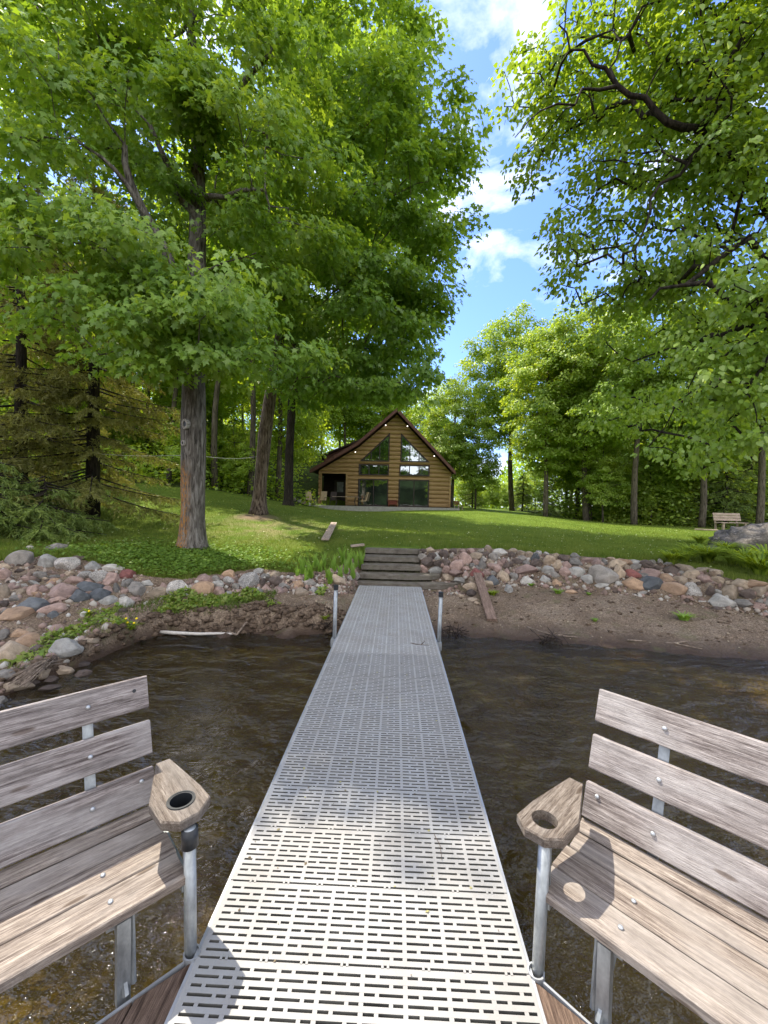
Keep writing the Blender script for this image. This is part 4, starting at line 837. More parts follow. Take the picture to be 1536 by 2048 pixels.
# gravel filling (stuff)
rng = np.random.default_rng(77)
cv = []; cf = []
base_ico = ROCKS[0]; import bmesh
bm = bmesh.new(); bmesh.ops.create_icosphere(bm, subdivisions=1, radius=.5); iv = np.array([v.co[:] for v in bm.verts]); ifc = np.array([[v.index for v in f.verts] for f in bm.faces]); bm.free()
npb = 5200; X = np.concatenate([rng.uniform(-7.5, -.8, npb), rng.uniform(.55, 8, npb//2)]); w_, b_, t_, _, _ = curves(X)
Yg = np.where(X < -3.8, w_+(t_-w_)*rng.random(len(X)), b_-.12+(t_-b_+.02)*rng.random(len(X)))
Pz = height(X, Yg); S = (.022+.085*rng.random(len(X))**2.5)[:, None, None]
V = np.stack([X, Yg, Pz], 1)[:, None, :]+iv[None]*S*(1+.5*rng.normal(size=(len(X), 1, 3))*.5+.25*rng.normal(size=(len(X), 12, 1))*.5)
F_ = (ifc[None]+(np.arange(len(X))*12)[:, None, None]).reshape(-1, 3)
m, t, o_ = newmat('gravel'); a = N(t, 'ShaderNodeAttribute', attribute_name='tint')
c = ramp(t, [(0, (.06, .045, .035)), (.3, (.2, .14, .11)), (.6, (.3, .2, .16)), (.85, (.38, .33, .27)), (1, (.5, .47, .42))], a.outputs['Fac']).outputs[0]; princ(t, o_, c, .85)
o = npmesh('gravel', V.reshape(-1, 3), 3, m, None, {'tint': ('FACE', np.repeat(rng.random(len(X)), 20))}, F=F_)
tag(o, 'small pebbles and gravel between the fieldstones', 'gravel', kind='stuff')
# boulder on the right
o = bpy.data.objects.new('boulder', ROCKS[3]); COL.objects.link(o); q = hit(1510, 1105); o.location = (q.x+.2, q.y+.3, q.z+.22); o.scale = (1.9, 1.5, .95); o.rotation_euler = (.1, -.12, .3)
m_b = rockmat('streaked_boulder', (.12, .11, .098), (.3, .28, .25), .5, .2); o.material_slots[0].link = 'OBJECT'; o.material_slots[0].material = m_b
bme = ROCKS[3].copy(); o.data = bme; nv_ = len(bme.vertices); co = np.zeros(nv_*3); bme.vertices.foreach_get('co', co); co = co.reshape(-1, 3)
co *= 1+(1.1*np.abs(fbm(co[:, 0]*4+co[:, 2]*2+5, co[:, 1]*4-co[:, 2]*5, 5)))[:, None]*np.array([1, 1, 1.2]); co[:, 2] += .12*np.clip(co[:, 0], -.5, .5)
bme.vertices.foreach_set('co', co.astype(np.float32).ravel()); bme.update(); o.material_slots[0].link = 'OBJECT'; o.material_slots[0].material = m_b
tag(o, 'big grey streaked boulder behind the daylilies at the right edge', 'boulder')

# ------------------------------------------------------------------ dock
DZ = .36; DX0, DX1 = -.698, .518; DC = (DX0+DX1)/2
dock = empty('dock', (DC, 0, 0), 0, 'long pale grey slotted plastic dock running from the foreground to the shore steps', 'dock')
def panel_mesh():
    mb = MB(); hw = .606; dep = .3048-.004; rows = 11; pitch = dep/rows; bar = pitch*.64; z0, z1 = -.055, 0
    rg = random.Random(4); cell = 2*hw/8
    y = 0
    mb.box(-hw, -hw+.012, 0, dep, z0, z1-.0006); mb.box(hw-.012, hw, 0, dep, z0, z1-.0006)
    for r in range(rows):
        mb.box(-hw+.012, hw-.012, y, y+bar, z0, z1)
        yy = y+bar; y2 = y+pitch if r < rows-1 else dep
        if r < rows-1:
            for c in range(8):
                x0 = -hw+.012+c*cell*.99; 
                mb.box(x0-.006*(c > 0), x0+.010, yy, y2, z0, z1-.0003)
                xb = x0+(cell*(.36 if r % 2 else .68)); mb.box(xb-.007, xb+.007, yy, y2, z0, z1-.0003)
                
        else:
            mb.box(-hw+.012, hw-.012, yy, y2-.004, z0, z1-.0003)
        y += pitch
    for c in range(8):
        x = -.606+.1+c*.148
        for dx in (-.014, .006): mb.box(x+dx, x+dx+.009, -.010, .007, -.02, .0012)
    return mb
pm = panel_mesh()
MAT['slot_shade'] = simple('slot_shade', (.16, .155, .14), .9, .1, var=.3)  # darker tone for slot walls and undersides: recess shade put into the colour
def shade_slots(o):
    o.data.materials.append(MAT['slot_shade'])
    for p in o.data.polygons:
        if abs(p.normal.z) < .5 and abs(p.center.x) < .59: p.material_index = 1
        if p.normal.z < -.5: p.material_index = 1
p0 = None; y0 = 1.4442
for k in range(-9, 10):
    if p0 is None: p0 = pm.build('deck_panel', MAT['panel'], dock); o = p0; shade_slots(o)
    else: o = p0.copy(); COL.objects.link(o); o.parent = dock
    o.location = (0, y0+k*.3048+.002, DZ)
ye = y0+10*.3048; pf = MB()
dpt = (8.11-ye)/12
o = None
for k in range(12):
    yy = ye+k*dpt
    if o is None:
        o = pm.build('deck_panel', MAT['panel_far'], dock); shade_slots(o); o.scale = (1, dpt/.3048, 1); pf0 = o
    else: o = pf0.copy(); COL.objects.link(o); o.parent = dock
    o.location = (0, yy+.002, DZ)
pf = MB(); pf.box(-.592, .592, ye+.01, 8.10, DZ-.012, DZ-.0035); pf.build('sand_layer', MAT['panel_far'], dock)
fr = MB()
for x in (-.618, .607): fr.box(x, x+.011, -1.4, 8.1, DZ-.11, DZ-.004)
for k in range(0, 14): fr.box(-.606, .606, y0-2.7432+k*.6096-.014, y0-2.7432+k*.6096+.014, DZ-.11, DZ-.06)
fr.build('side_rail', MAT['alu'], dock)
for px, py, top in ((664, 1297, (672, 1172)), (877, 1303, (882, 1186))):
    s = -1 if px < 768 else 1; x = s*.645; yp = 5.02
    q = atY(top[0], top[1], yp)
    m1 = MB(); m1.tube([(x, yp, H(x+DC, yp)-.1), (x+(q.x-DC-x)*.5, yp, (q.z)/2), (q.x-DC, yp, q.z-.0)], .024, 14); po = m1.build('pole', MAT['steel'], dock, True)
    m1 = MB(); m1.tube([(q.x-DC, yp, q.z-.045), (q.x-DC, yp, q.z+.012)], .030, 14); m1.build('cap', MAT['black'], po)
    m1 = MB(); m1.box(min(x-s*.035, x+s*.035), max(x-s*.035, x+s*.035), yp-.05, yp+.05, DZ-.12, DZ-.03); m1.build('bracket', MAT['alu'], dock)
# twigs on dock
def twig(name, pts, r, mat, label, cat='twig', group=None, loc=None):
    mb = MB()
    for ps in pts: mb.tube(ps, [r*(1-.6*i/len(ps)) for i in range(len(ps))], 6)
    o = mb.build(name, mat, None, True); return tag(o, label, cat, group)
MAT['twig'] = simple('twig_bark', (.14, .095, .065), .9, .1, var=.4, sc=20)
q = at(823, 1287, DZ+.006)
def P3(*L): return [tuple(at(x, y, z)) for x, y, z in L]
twig('twig', [P3((822,1286,DZ+.006),(838,1289,DZ+.008),(858,1290,DZ+.006)), P3((842,1289,DZ+.008),(849,1283,DZ+.01),(847,1280,DZ+.01))], .004, MAT['twig'], 'thin forked twig lying on the far dock section')
twig('twig', [P3((868,1668+0,DZ+.006),(880,1690,DZ+.006),(884,1720,DZ+.006))], .0015, MAT['twig'], 'hair-thin curled twig lying on the near dock panels')

rngd = np.random.default_rng(91); n = 320; MAT['debris'] = leafmat('dock_debris', [(0, (.05, .04, .03)), (.6, (.16, .12, .07)), (1, (.35, .33, .15))], .2, .02)
Yd = 1.2+6.8*rngd.random(n)**.7; m_ = n
o = leaves('dock_debris', np.stack([DC+rngd.uniform(-.58, .58, n), Yd, np.full(n, DZ+.004)], 1), rngd.normal(size=(n, 3))*[1, 1, .08], rngd.normal(size=(n, 3))*.15+[0, 0, 1], .006+.016*rngd.random(n)**2, QUADL, MAT['debris'], rngd.random(n)); tag(o, 'tiny bits of leaf and bud scales scattered on the dock', 'debris', kind='stuff')
# ------------------------------------------------------------------ benches on the dock
def bench(s, label, rim):
    O = at(384, 1906, DZ) if s < 0 else at(1072, 1943, DZ)
    root = empty('dock_bench', (O.x, O.y, DZ), 0, label, 'bench', 'wooden benches mounted on the dock sides')
    ub = .70711
    # local frame: X along bench (outward), Y backwards
    ex = Vector((s*ub, -ub, 0)); ey = Vector((s*ub, ub, 0))
    root.rotation_euler = (0, 0, math.atan2(ex.y, ex.x))
    f = 1 if s > 0 else -1     # local Y axis = rot90(ex); need backwards dir
    def m(b): return f*b
    L = 1.75; du = -.02 if s > 0 else .012; bo = .02
    def board(name, b0, z0, b1, z1, th, mat, x0=None, x1=L, par=root):
        """board cross-section from (b0,z0) to (b1,z1) with thickness th behind/below"""
        d = Vector((0, b1-b0, z1-z0)); w = d.length; d.normalize(); nrm = Vector((0, -d.z, d.y))
        mb = MB(); c = .004; prof = [(c, 0), (w-c, 0), (w, -c), (w, -th+c), (w-c, -th), (c, -th), (0, -th+c), (0, -c)]
        X0 = du if x0 is None else x0
        ns = 24; V = []; F = []
        for k in range(ns+1):
            x = X0+(x1-X0)*k/ns
            wob = [.0012*sin(x*9+b0*50+j) for j in range(8)]
            for j, (a, h) in enumerate(prof):
                q = Vector((x, b0, z0))+d*a+nrm*(h+wob[j]*.6); V.append(Vector((q.x, m(q.y), q.z)))
        for k in range(ns):
            for j in range(8): F.append((k*8+j, (k+1)*8+j, (k+1)*8+(j+1) % 8, k*8+(j+1) % 8))
        F.append(tuple(range(8))); F.append(tuple(ns*8+j for j in reversed(range(8))))
        if f > 0: F = [tuple(reversed(q)) for q in F]
        mb.add(V, F); return mb.build(name, mat, par)
    th = .034
    board('seat_board', bo, .289, bo+.138, .285, th, MAT['bench_seat'], du+.0)
    board('seat_board', bo+.143, .285, bo+.281, .281, th, MAT['bench_seat'], du-.004)
    board('seat_board', bo+.286, .281, bo+.375, .292, th, MAT['bench_seat'], du+.004)
    board('seat_board', bo+.378, .293, bo+.425, .325, th, MAT['bench_seat'], du)
    b0, z0, b1, z1 = bo+.415, .337, bo+.58, .845; ax = Vector((b1-b0, z1-z0)); LL = ax.length; ax /= LL
    bw = .140; gp = (LL-3*bw)/2
    def onback(a, off=0): return (b0+ax.x*a-ax.y*off*-1, z0+ax.y*a+ax.x*off*-1)
    bks = []
    for k in range(3):
        a0 = k*(bw+gp); p = (b0+ax.x*a0, z0+ax.y*a0); q = (b0+ax.x*(a0+bw), z0+ax.y*(a0+bw))
        bks.append(board('back_board', *p, *q, -.034 if False else .034, MAT['bench_back'], du+(0, 0, 0)[k]))
    # steel straps behind backrest
    for xx in (.24, 1.3):
        mb = MB(); d = Vector((0, ax.x, ax.y)); 
        c0 = Vector((0, b0+.036*ax.y, z0-.036*ax.x))-d*.10; c1 = c0+d*(LL+.03)
        V = []
        for c in (c0, c1):
            for ddx, dn in ((-.019, 0), (.019, 0), (.019, .006), (-.019, .006)): V.append(Vector((xx+ddx, m(c.y+ax.y*dn), c.z-ax.x*dn)))
        mb.add(V, [(0, 1, 2, 3), (4, 7, 6, 5), (0, 4, 5, 1), (1, 5, 6, 2), (2, 6, 7, 3), (3, 7, 4, 0)])
        # bracing under seat
        mb.box(xx-.019, xx+.019, min(m(bo+.03), m(bo+.45)), max(m(bo+.03), m(bo+.45)), .22, .246)
        mb.build('back_strap', MAT['steel'], root)
        for k in range(3):
            a0 = k*(bw+gp)+bw*.5; mb = MB(); c = Vector((xx, m(b0+ax.x*a0), z0+ax.y*a0)); nn = Vector((0, -m(ax.y), ax.x))
            mb.tube([c, c+nn*.004, c+nn*.006], [.0095, .008, .003], 12); mb.build('bolt', MAT['bolt'], root, True)
        for bb, zz in ((bo+.07, .287), (bo+.21, .283)):
            mb = MB(); mb.tube([(xx, m(bb), zz), (xx, m(bb), zz+.006), (xx, m(bb), zz+.008)], [.009, .008, .003], 12); mb.build('bolt', MAT['bolt'], root, True)
    a0 = bw*.72; c = Vector((du+.05, m(b0+ax.x*a0), z0+ax.y*a0)); nn = Vector((0, -m(ax.y), ax.x)); mb = MB(); mb.tube([c, c+nn*.005, c+nn*.007], [.0095, .008, .003], 12); mb.build('bolt', MAT['bolt'], root, True)
    if s < 0:
        a0 = 2*(bw+gp)+bw*.62; c = Vector((du+.055, m(b0+ax.x*a0), z0+ax.y*a0)); mb = MB(); mb.tube([c+nn*.0005, c+nn*.0012], [.008, .008], 12); mb.build('bolt_hole', MAT['black'], root)
    # armrest: hexagonal slab with a round hole
    ao = .03 if s < 0 else -.005
    oc = Vector((-.004 if s < 0 else -.031, .150 if s < 0 else .100))
    poly = [(-.05, .465), (.006, .465), (.095, .212), (.085, .085), (.035, .035), (-.035, .040), (-.10, .10), (-.095, .19)] if s < 0 else [(-.068, .420), (-.012, .420), (.066, .182), (.058, .06), (.01, .012), (-.062, .006), (-.118, .05), (-.112, .16)]
    zt, zb_ = .49, .452; hr = .047
    n = 48; inner = [(oc.x+hr*cos(2*pi*k/n), oc.y+hr*sin(2*pi*k/n)) for k in range(n)]
    def rayout(a):
        d = Vector((cos(a), sin(a))); best = 1e9
        for i in range(len(poly)):
            p = Vector(poly[i]); e = Vector(poly[(i+1) % len(poly)])-p; det = d.x*(-e.y)+e.x*d.y
            if abs(det) < 1e-9: continue
            r = p-oc; t_ = (r.x*(-e.y)+e.x*r.y)/det; u_ = (d.x*r.y-d.y*r.x)/det
            if t_ > 0 and -1e-6 <= u_ <= 1+1e-6: best = min(best, t_)
        return oc+d*best
    angs = sorted([2*pi*k/n for k in range(n)]+[math.atan2(p[1]-oc.y, p[0]-oc.x) % (2*pi) for p in poly])
    V = []; F = []; na = len(angs)
    for a in angs:
        o_ = rayout(a); i_ = oc+Vector((cos(a), sin(a)))*hr
        sh = (o_-oc).normalized()*.005
        for (p, z) in ((i_, zb_), (i_, zt), (o_-sh, zt), (o_, zt-.006), (o_, zb_+.004), (o_-sh, zb_)): V.append(Vector((p.x, m(p.y), z)))
    for k in range(na):
        j = (k+1) % na
        for e in range(6): F.append((k*6+e, k*6+(e+1) % 6, j*6+(e+1) % 6, j*6+e))
    if f < 0: F = [tuple(reversed(q)) for q in F]
    # turn so grain runs front to back: build in a rotated child frame
    R90 = Matrix.Rotation(-pi/2, 4, 'Z'); mb = MB(); mb.add([R90 @ v for v in V], F); ar = mb.build('armrest', MAT['bench_arm'], root); ar.rotation_euler = (0, 0, pi/2)
    if rim:
        mb = MB(); M_ = Matrix.Translation((oc.x, m(oc.y), 0)); mb.ring((0, 0), .041, .0465, .405, zt+.002, 32, M_); mb.ring((0, 0), .0466, .052, zt+.0005, zt+.004, 32, M_)
        mb.prism([(.041*cos(k*pi/12), .041*sin(k*pi/12)) for k in range(24)], .40, .406, M_)
        cp = mb.build('cup_holder', MAT['black'], root, False)
    # post
    mb = MB(); mb.tube([(0, 0, -.35), (0, m(.036), .4515)], .0215, 20); po = mb.build('post', MAT['steel'], root, True)
    if rim: mb = MB(); mb.tube([(0, m(.030), .385), (0, m(.036), .4505)], .029, 20); mb.build('collar', MAT['black'], root, True)
    mb = MB(); mb.ring((0, 0), .0245, .030, -.06, .004, 20); mb.build('post_socket', MAT['alu'], root)
    # bar from post to arm, second support
    mb = MB(); xx = .01; mb.box(-.012, .014, min(m(.06), m(.066)), max(m(.06), m(.066)), .24, .452); mb.box(-.012, .028, min(m(.03), m(.42)), max(m(.03), m(.42)), .225, .246); mb.build('arm_bracket', MAT['steel'], root)
    # front leg and brace
    for xx in (.212, 1.35):
        mb = MB(); y0_, y1_ = sorted((m(.024), m(.031))); mb.box(xx-.02, xx+.02, y0_, y1_, -.05, .250); y0_, y1_ = sorted((m(.031), m(.060))); mb.box(xx+.014, xx+.02, y0_, y1_, -.05, .250); mb.build('leg', MAT['steel'], root)
        mb = MB(); mb.tube([(xx-.005, m(.012), .0), (xx+.0, m(.10), .13), (xx, m(.24), .235)], .011, 6); mb.tube([(xx-.03, m(.03), .01), (xx-.03, m(.06), .25)], .009, 6); mb.build('brace', MAT['steel'], root)
    # platform edge frame + planks (triangle beside the dock)
    mb = MB(); y0_, y1_ = sorted((m(-.006), m(.004-.014))); mb.box(.03, 1.2, y0_-.002, y1_+.002, -.085, -.004); mb.build('platform_frame', MAT['alu'], root)
    iv_ = Matrix.Rotation(-root.rotation_euler[2], 4, 'Z')
    edge = abs((DX0 if s < 0 else DX1)-O.x)
    wd = .138; k = 0; xo = .0
    for k in range(7):
        a0 = k*(wd+.006)-edge+.006; a1 = a0+wd
        # world-space planks run along Y; outer end cut at 45 degrees
        e0 = -max(a0, 0)-.012; e1 = -a1-.012
        pl = [(s*a0, -1.6), (s*a1, -1.6), (s*a1, -max(a1, 0)-.02), (s*a0, -max(a0, 0)-.02)]
        if s < 0: pl = pl[::-1]
        mb = MB(); mb.prism([(y, -x) for x, y in pl], -.045, -.008); o = mb.build('platform_plank', MAT['deck_wood'], root)
        o.matrix_local = iv_ @ Matrix.Rotation(pi/2, 4, 'Z')
    return root
bench(-1, 'weathered grey-brown bench left of the dock with a black cup holder in its armrest', True)
bench(1, 'weathered grey-brown bench right of the dock with an empty round hole in its armrest', False)

# ------------------------------------------------------------------ stone steps
MAT['step'] = None
def stepmat():
    m, t, o = newmat('mossy_concrete'); g = N(t, 'ShaderNodeNewGeometry'); P = g.outputs['Position']
    n1 = noise(t, P, 5, 6, .7); n2 = noise(t, P, 40, 4, .7); mp_ = N(t, 'ShaderNodeMapping'); mp_.inputs['Scale'].default_value = (2.5, 3, 9); K(t, P, mp_.inputs[0]); n3 = noise(t, mp_.outputs[0], 2, 5, .7)
    c = ramp(t, [(.3, (.07, .058, .042)), (.5, (.17, .148, .12)), (.72, (.30, .27, .23))], mix(t, .5, n1, n3)).outputs[0]
    mo = ramp(t, [(.52, (0, 0, 0)), (.66, (1, 1, 1))], n1).outputs[0]; c = mix(t, mix(t, .5, mo, (0, 0, 0)), c, (.06, .065, .02))
    princ(t, o, c, .95, bump(t, mix(t, .5, n2, n3), .9, .02), .1); return m
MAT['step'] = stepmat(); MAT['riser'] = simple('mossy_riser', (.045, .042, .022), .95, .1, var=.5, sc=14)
steps = empty('stone_steps', (-.1, 8.4, .3), 0, 'five mossy grey concrete steps rising from the end of the dock to the lawn', 'steps')
def slab(poly, z0, z1, seed, nm='step'):
    if nm == 'step':
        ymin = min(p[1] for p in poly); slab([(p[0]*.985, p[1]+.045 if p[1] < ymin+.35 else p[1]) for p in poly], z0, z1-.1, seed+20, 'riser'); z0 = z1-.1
    mb = MB(); r = random.Random(seed); P = []
    for i in range(len(poly)):
        a = Vector(poly[i]); b = Vector(poly[(i+1) % len(poly)]); n = max(1, int((b-a).length/.08))
        for k in range(n): q = a+(b-a)*k/n; P.append((q.x+r.uniform(-.006, .006)+.1, q.y+r.uniform(-.009, .009)-8.4))
    n = len(P); V = []; cx = sum(p[0] for p in P)/n; cy = sum(p[1] for p in P)/n
    for z, s_ in ((z0, 1), (z1-.02, 1), (z1-.006, .997), (z1, .985)):
        for p in P: V.append((cx+(p[0]-cx)*s_, cy+(p[1]-cy)*s_, z-.3+(r.uniform(-.003, .003) if z > z0 else 0)))
    F = [tuple(range(n))[::-1], tuple(3*n+i for i in range(n))]
    for L in range(3): F += [(L*n+i, L*n+(i+1) % n, (L+1)*n+(i+1) % n, (L+1)*n+i) for i in range(n)]
    mb.add(V, F); mb.build(nm, MAT['step' if nm == 'step' else 'riser'], steps)
slab([(-.71, 9.5), (.54, 9.5), (.54, 9.78), (-.71, 9.78)], .60, .93, 1)
slab([(-.72, 9.12), (.54, 9.12), (.54, 9.60), (-.72, 9.60)], .45, .80, 2)
slab([(-.73, 8.82), (.55, 8.82), (.55, 9.25), (-.73, 9.25)], .3, .66, 3)
slab([(-.75, 8.58), (.3, 8.54), (.75, 8.60), (.98, 8.78), (1.0, 8.98), (-.75, 8.98)], .15, .51, 4)
slab([(-.8, 8.36), (.5, 8.30), (.95, 8.36), (1.25, 8.5), (1.45, 8.7), (1.4, 8.85), (-.8, 8.75)], .0, .37, 5)
# side wall stones of steps
mbs = MB(); mbs.box(.545+.1, .60+.1, 9.25-8.4, 9.75-8.4, .2, .63); mbs.build('side_block', MAT['step'], steps)

# ------------------------------------------------------------------ planks
def plank(name, pA, pB, w, th, mat, label, roll=0, cat='plank'):
    a = Vector(pA); b = Vector(pB); d = b-a; L = d.length
    mb = MB(); mb.bevbox(0, L, -w/2, w/2, 0, th, .004)
    o = mb.build(name, mat); q = d.to_track_quat('X', 'Z'); o.location = a; o.rotation_mode = 'QUATERNION'; o.rotation_quaternion = q
    return tag(o, label, cat)
a = hit(650, 1086); b = hit(668, 1052); plank('plank', a+Vector((0, 0, .07)), b+Vector((0, 0, .09)), .2, .04, MAT['pale_plank'], 'pale weathered plank lying in the grass left of the steps')
a = hit(984, 1243); b = hit(957, 1168); plank('plank', (a.x, a.y, a.z+.0), (b.x, b.y+.15, b.z+.16), .16, .045, MAT['old_plank'], 'brown plank tilted against the rocks on the sandy beach')
a = hit(706, 1098); b = hit(728, 1097); plank('plank', a+Vector((-.05, 0, .04)), b+Vector((0, 0, .05)), .14, .05, MAT['pale_plank'], 'short pale board beside the top step')

# driftwood, branches, sticks
MAT['drift'] = simple('bleached_wood', (.62, .57, .50), .7, .2, var=.15, sc=30); MAT['stick'] = simple('stick_bark', (.27, .21, .16), .9, .1, var=.4, sc=20)
twig('driftwood', [P3((318,1264,.04),(350,1266,.05),(400,1268,.03),(440,1267,.03),(471,1268,.02))], .030, MAT['drift'], 'bleached white driftwood stick floating at the waterline left of the dock', 'driftwood')
twig('branch', [[at(473,1270,.02), at(490,1248,.12), at(520,1220,.25), hit(553,1200)+Vector((0,0,.04))], [at(490,1248,.12), at(512,1235,.14)], [at(520,1220,.24), at(517,1190,.4)], [at(473, 1270, .02), at(455, 1262, .05)]], .016, MAT['stick'], 'bare forked branch leaning from the bank into the water', 'branch')
twig('branch', [P3((213,1276,.06),(270,1268,.05),(330,1262,.04),(372,1275,.02))], .012, MAT['twig'], 'long dark branch lying along the waterline below the dandelions', 'branch')
twig('branch', [P3((1053,1253,.12),(1080,1262,.10),(1110,1270,.08),(1150,1266,.10)), P3((1110,1270,.08),(1160,1275,.06))], .009, MAT['stick'], 'thin dry branch on the sand right of the dock', 'branch')
twig('branch', [P3((1195,1259,.12),(1225,1261,.11),(1262,1263,.11))], .012, MAT['stick'], 'straight pale stick on the sand below the wall centre', 'branch')
twig('branch', [P3((1255,1280,.06),(1300,1283,.06),(1345,1286,.07),(1405,1298,.07)), P3((1345,1286,.07),(1375,1283,.1))], .012, MAT['stick'], 'crooked pale branch on the wet sand at the right', 'branch')
twig('branch', [[hit(1362,1194)+Vector((0,0,.02)), hit(1390,1208)+Vector((0,0,.03)), hit(1420,1221)+Vector((0,0,.02))]], .009, MAT['twig'], 'dark thin stick below the orange stones of the right wall', 'branch')
# reeds pile at left shore, roots by the dock
rs = random.Random(31); pts = []
for k in range(34):
    x0 = rs.uniform(15, 60); y0_ = rs.uniform(1345, 1375); pts.append([at(x0, y0_, .12+rs.random()*.06), at((x0+120)/2+rs.uniform(-10, 10), (y0_+1310)/2-6, .17+rs.random()*.05), at(rs.uniform(95, 135), rs.uniform(1298, 1330), .12+rs.random()*.06)])
twig('stick_pile', pts, .0055, MAT['stick'], 'heap of dry reed stalks washed over the rocks at the left shore', 'sticks')
MAT['root'] = simple('wet_roots', (.045, .033, .026), .8, .2, var=.4, sc=20)
for px, py, lab in ((640, 1255, 'tangle of dark wet roots on the bank just left of the dock'), (905, 1265, 'tangle of dark wet debris beside the dock pole on the right'), (1100, 1280, 'clump of dark debris at the waterline right of the dock')):
    c = at(px, py, .06); pts = []
    for k in range(26):
        p = c+Vector((rs.gauss(0, .09), rs.gauss(0, .04), rs.uniform(-.03, .05))); d = Vector((rs.gauss(0, 1), rs.gauss(0, .6), rs.gauss(0, .5))).normalized()*rs.uniform(.06, .16); pts.append([p-d, p+Vector((0, 0, rs.uniform(0, .03))), p+d])
    twig('root_tangle', pts, .006, MAT['root'], lab, 'roots')

# ------------------------------------------------------------------ plants: ferns, lilies, dandelions
def tuft(name, n, h, w, mat, seed, arch, cols=1):
    rng = np.random.default_rng(seed); V = []; T = []
    for k in range(n):
        a = rng.random()*2*pi; r0 = rng.random()*.06; l = h*(.6+.6*rng.random()); d = np.array([cos(a), sin(a), 0]); sd = np.array([-sin(a), cos(a), 0]); ti = rng.random(); prev = None
        for s in range(6):
            f = s/5; p = d*(r0+l*arch*f**1.6)+np.array([0, 0, l*(f-arch*.75*f*f)]); ww = w*(1-f**2)*.5+.0008
            cur = (p-sd*ww, p+sd*ww)
            if prev: V += [prev[0], prev[1], cur[1], cur[0]]; T.append(ti)
            prev = cur
    return np.array(V), np.array(T)
V, T = tuft('l', 170, .62, .026, 'lily', 1, .8); lily = None
for px, py, s, lab in ((1345, 1120, .75, 'small daylily clump at the left end of the daylily bed'), (1385, 1106, .85, 'daylily clump on the lawn side of the bed'), (1415, 1118, 1., 'bright daylily clump in the middle of the bed'), (1450, 1098, .8, 'shaded daylily clump in front of the boulder'), (1465, 1122, .9, 'daylily clump second from the right edge'), (1520, 1145, 1.1, 'large daylily clump at the right edge above the wall'), (1400, 1080, .8, 'dark daylily clump furthest back, left of the boulder'), (1490, 1128, 1.05, 'daylily clump third from the right edge, above the wall'), (1530, 1120, 1.1, 'dark daylily clump at the foot of the boulder'), (1435, 1088, .9, 'dark daylily clump touching the left side of the boulder'), (1368, 1116, .8, 'yellowish daylily clump second from the left of the bed')):
    p = hit(px, py+8)
    if lily is None: lily = npmesh('daylily', V, 4, MAT['lily'], None, {'tint': ('FACE', T)}); lily.location = p; o = lily
    else: o = lily.copy(); COL.objects.link(o); o.location = p
    o.rotation_euler = (0, 0, px); s *= 1.25; o.scale = (s, s, s); tag(o, lab, 'plant', 'daylily clumps above the right wall')
# ferns
def fern_mesh(seed):
    rng = np.random.default_rng(seed); V = []; T = []
    for k in range(9):
        a = rng.random()*2*pi; l = .26*(.7+.5*rng.random()); d = np.array([cos(a), sin(a), 0]); sd = np.array([-sin(a), cos(a), 0]); ti = rng.random()
        for s in range(14):
            f = (s+1)/15; p = d*l*.28*f*f+np.array([0, 0, l*f]); q = .055*(1-f)**.7*(.5+.5*min(1, f*5))
            for sg in (-1, 1):
                e = p+sd*sg*q+np.array([0, 0, q*.35]); u_ = np.array([0, 0, .007]); V += [p-u_, e-u_*.3, e+u_*.3, p+u_]; T.append(ti)
        p0_ = np.zeros(3); p1_ = d*l*.28+np.array([0, 0, l]); V += [p0_-sd*.003, p0_+sd*.003, p1_+sd*.001, p1_-sd*.001]; T.append(ti)
    return np.array(V), np.array(T)
fm = [fern_mesh(s) for s in (1, 2, 3)]; fo = []
rf = random.Random(3)
FP = [(605,1140),(622,1150),(640,1138),(655,1150),(668,1136),(680,1150),(692,1140),(700,1128),(712,1135),(718,1118),(648,1125),(630,1128),(686,1120),(614,1158),(660,1160),(706,1150),(722,1130),(596,1150)]
for i, (px, py) in enumerate(FP):
    p = hit(px, py+10); 
    if i < 3: Vf, Tf = fm[i]; o = npmesh('fern', Vf, 4, MAT['fern'], None, {'tint': ('FACE', Tf)}); fo.append(o)
    else: o = fo[i % 3].copy(); COL.objects.link(o)
    o.location = p; o.rotation_euler = (rf.uniform(-.1, .1), rf.uniform(-.1, .1), rf.random()*6); sc = rf.uniform(.95, 1.45); o.scale = (sc, sc, sc)
    o['px'] = 0; del o['px']; tag(o, 'bright green fern, number %s from the left in the patch beside the steps' % ['one','two','three','four','five','six','seven','eight','nine','ten','eleven','twelve','thirteen','fourteen','fifteen','sixteen','seventeen','eighteen'][sorted(FP).index((px, py))], 'fern', 'ferns left of the steps')
MAT['yellow'] = simple('dandelion_petal', (.85, .62, .02), .7, .2)
def dandelion(px, py, heads, label):
    p = hit(px, py); root = empty('dandelion_plant', p, 0, label, 'plant'); Vt, Tt = tuft('d', 40, .17, .018, 'lily', 5, .8); npmesh('foliage', Vt, 4, MAT['lily'], root, {'tint': ('FACE', Tt)})
    for hx, hy in heads:
        q = atY(hx, hy, p.y)-p; mb = MB(); mb.tube([(0, 0, 0), (q.x*.7, .01, q.z*.6), (q.x, q.y, q.z)], .0025, 5); st = mb.build('stem', MAT['lily'], root)
        mb = MB(); mb.tube([q+Vector((0, .006, -.004)), q+Vector((0, 0, 0)), q+Vector((0, -.004, .004)), q+Vector((0, -.005, .006))], [.006, .017, .014, .004], 12); mb.build('flower', MAT['yellow'], root, True)
dandelion(262, 1258, [(252, 1237), (273, 1237), (255, 1245), (268, 1246)], 'dandelion with four yellow flowers at the edge of the left bank')
dandelion(178, 1232, [(178, 1222)], 'dandelion with a single yellow flower among the weeds of the left bank')
Vt, Tt = tuft('g', 90, .16, .012, 'fern', 6, .7); wd0 = None
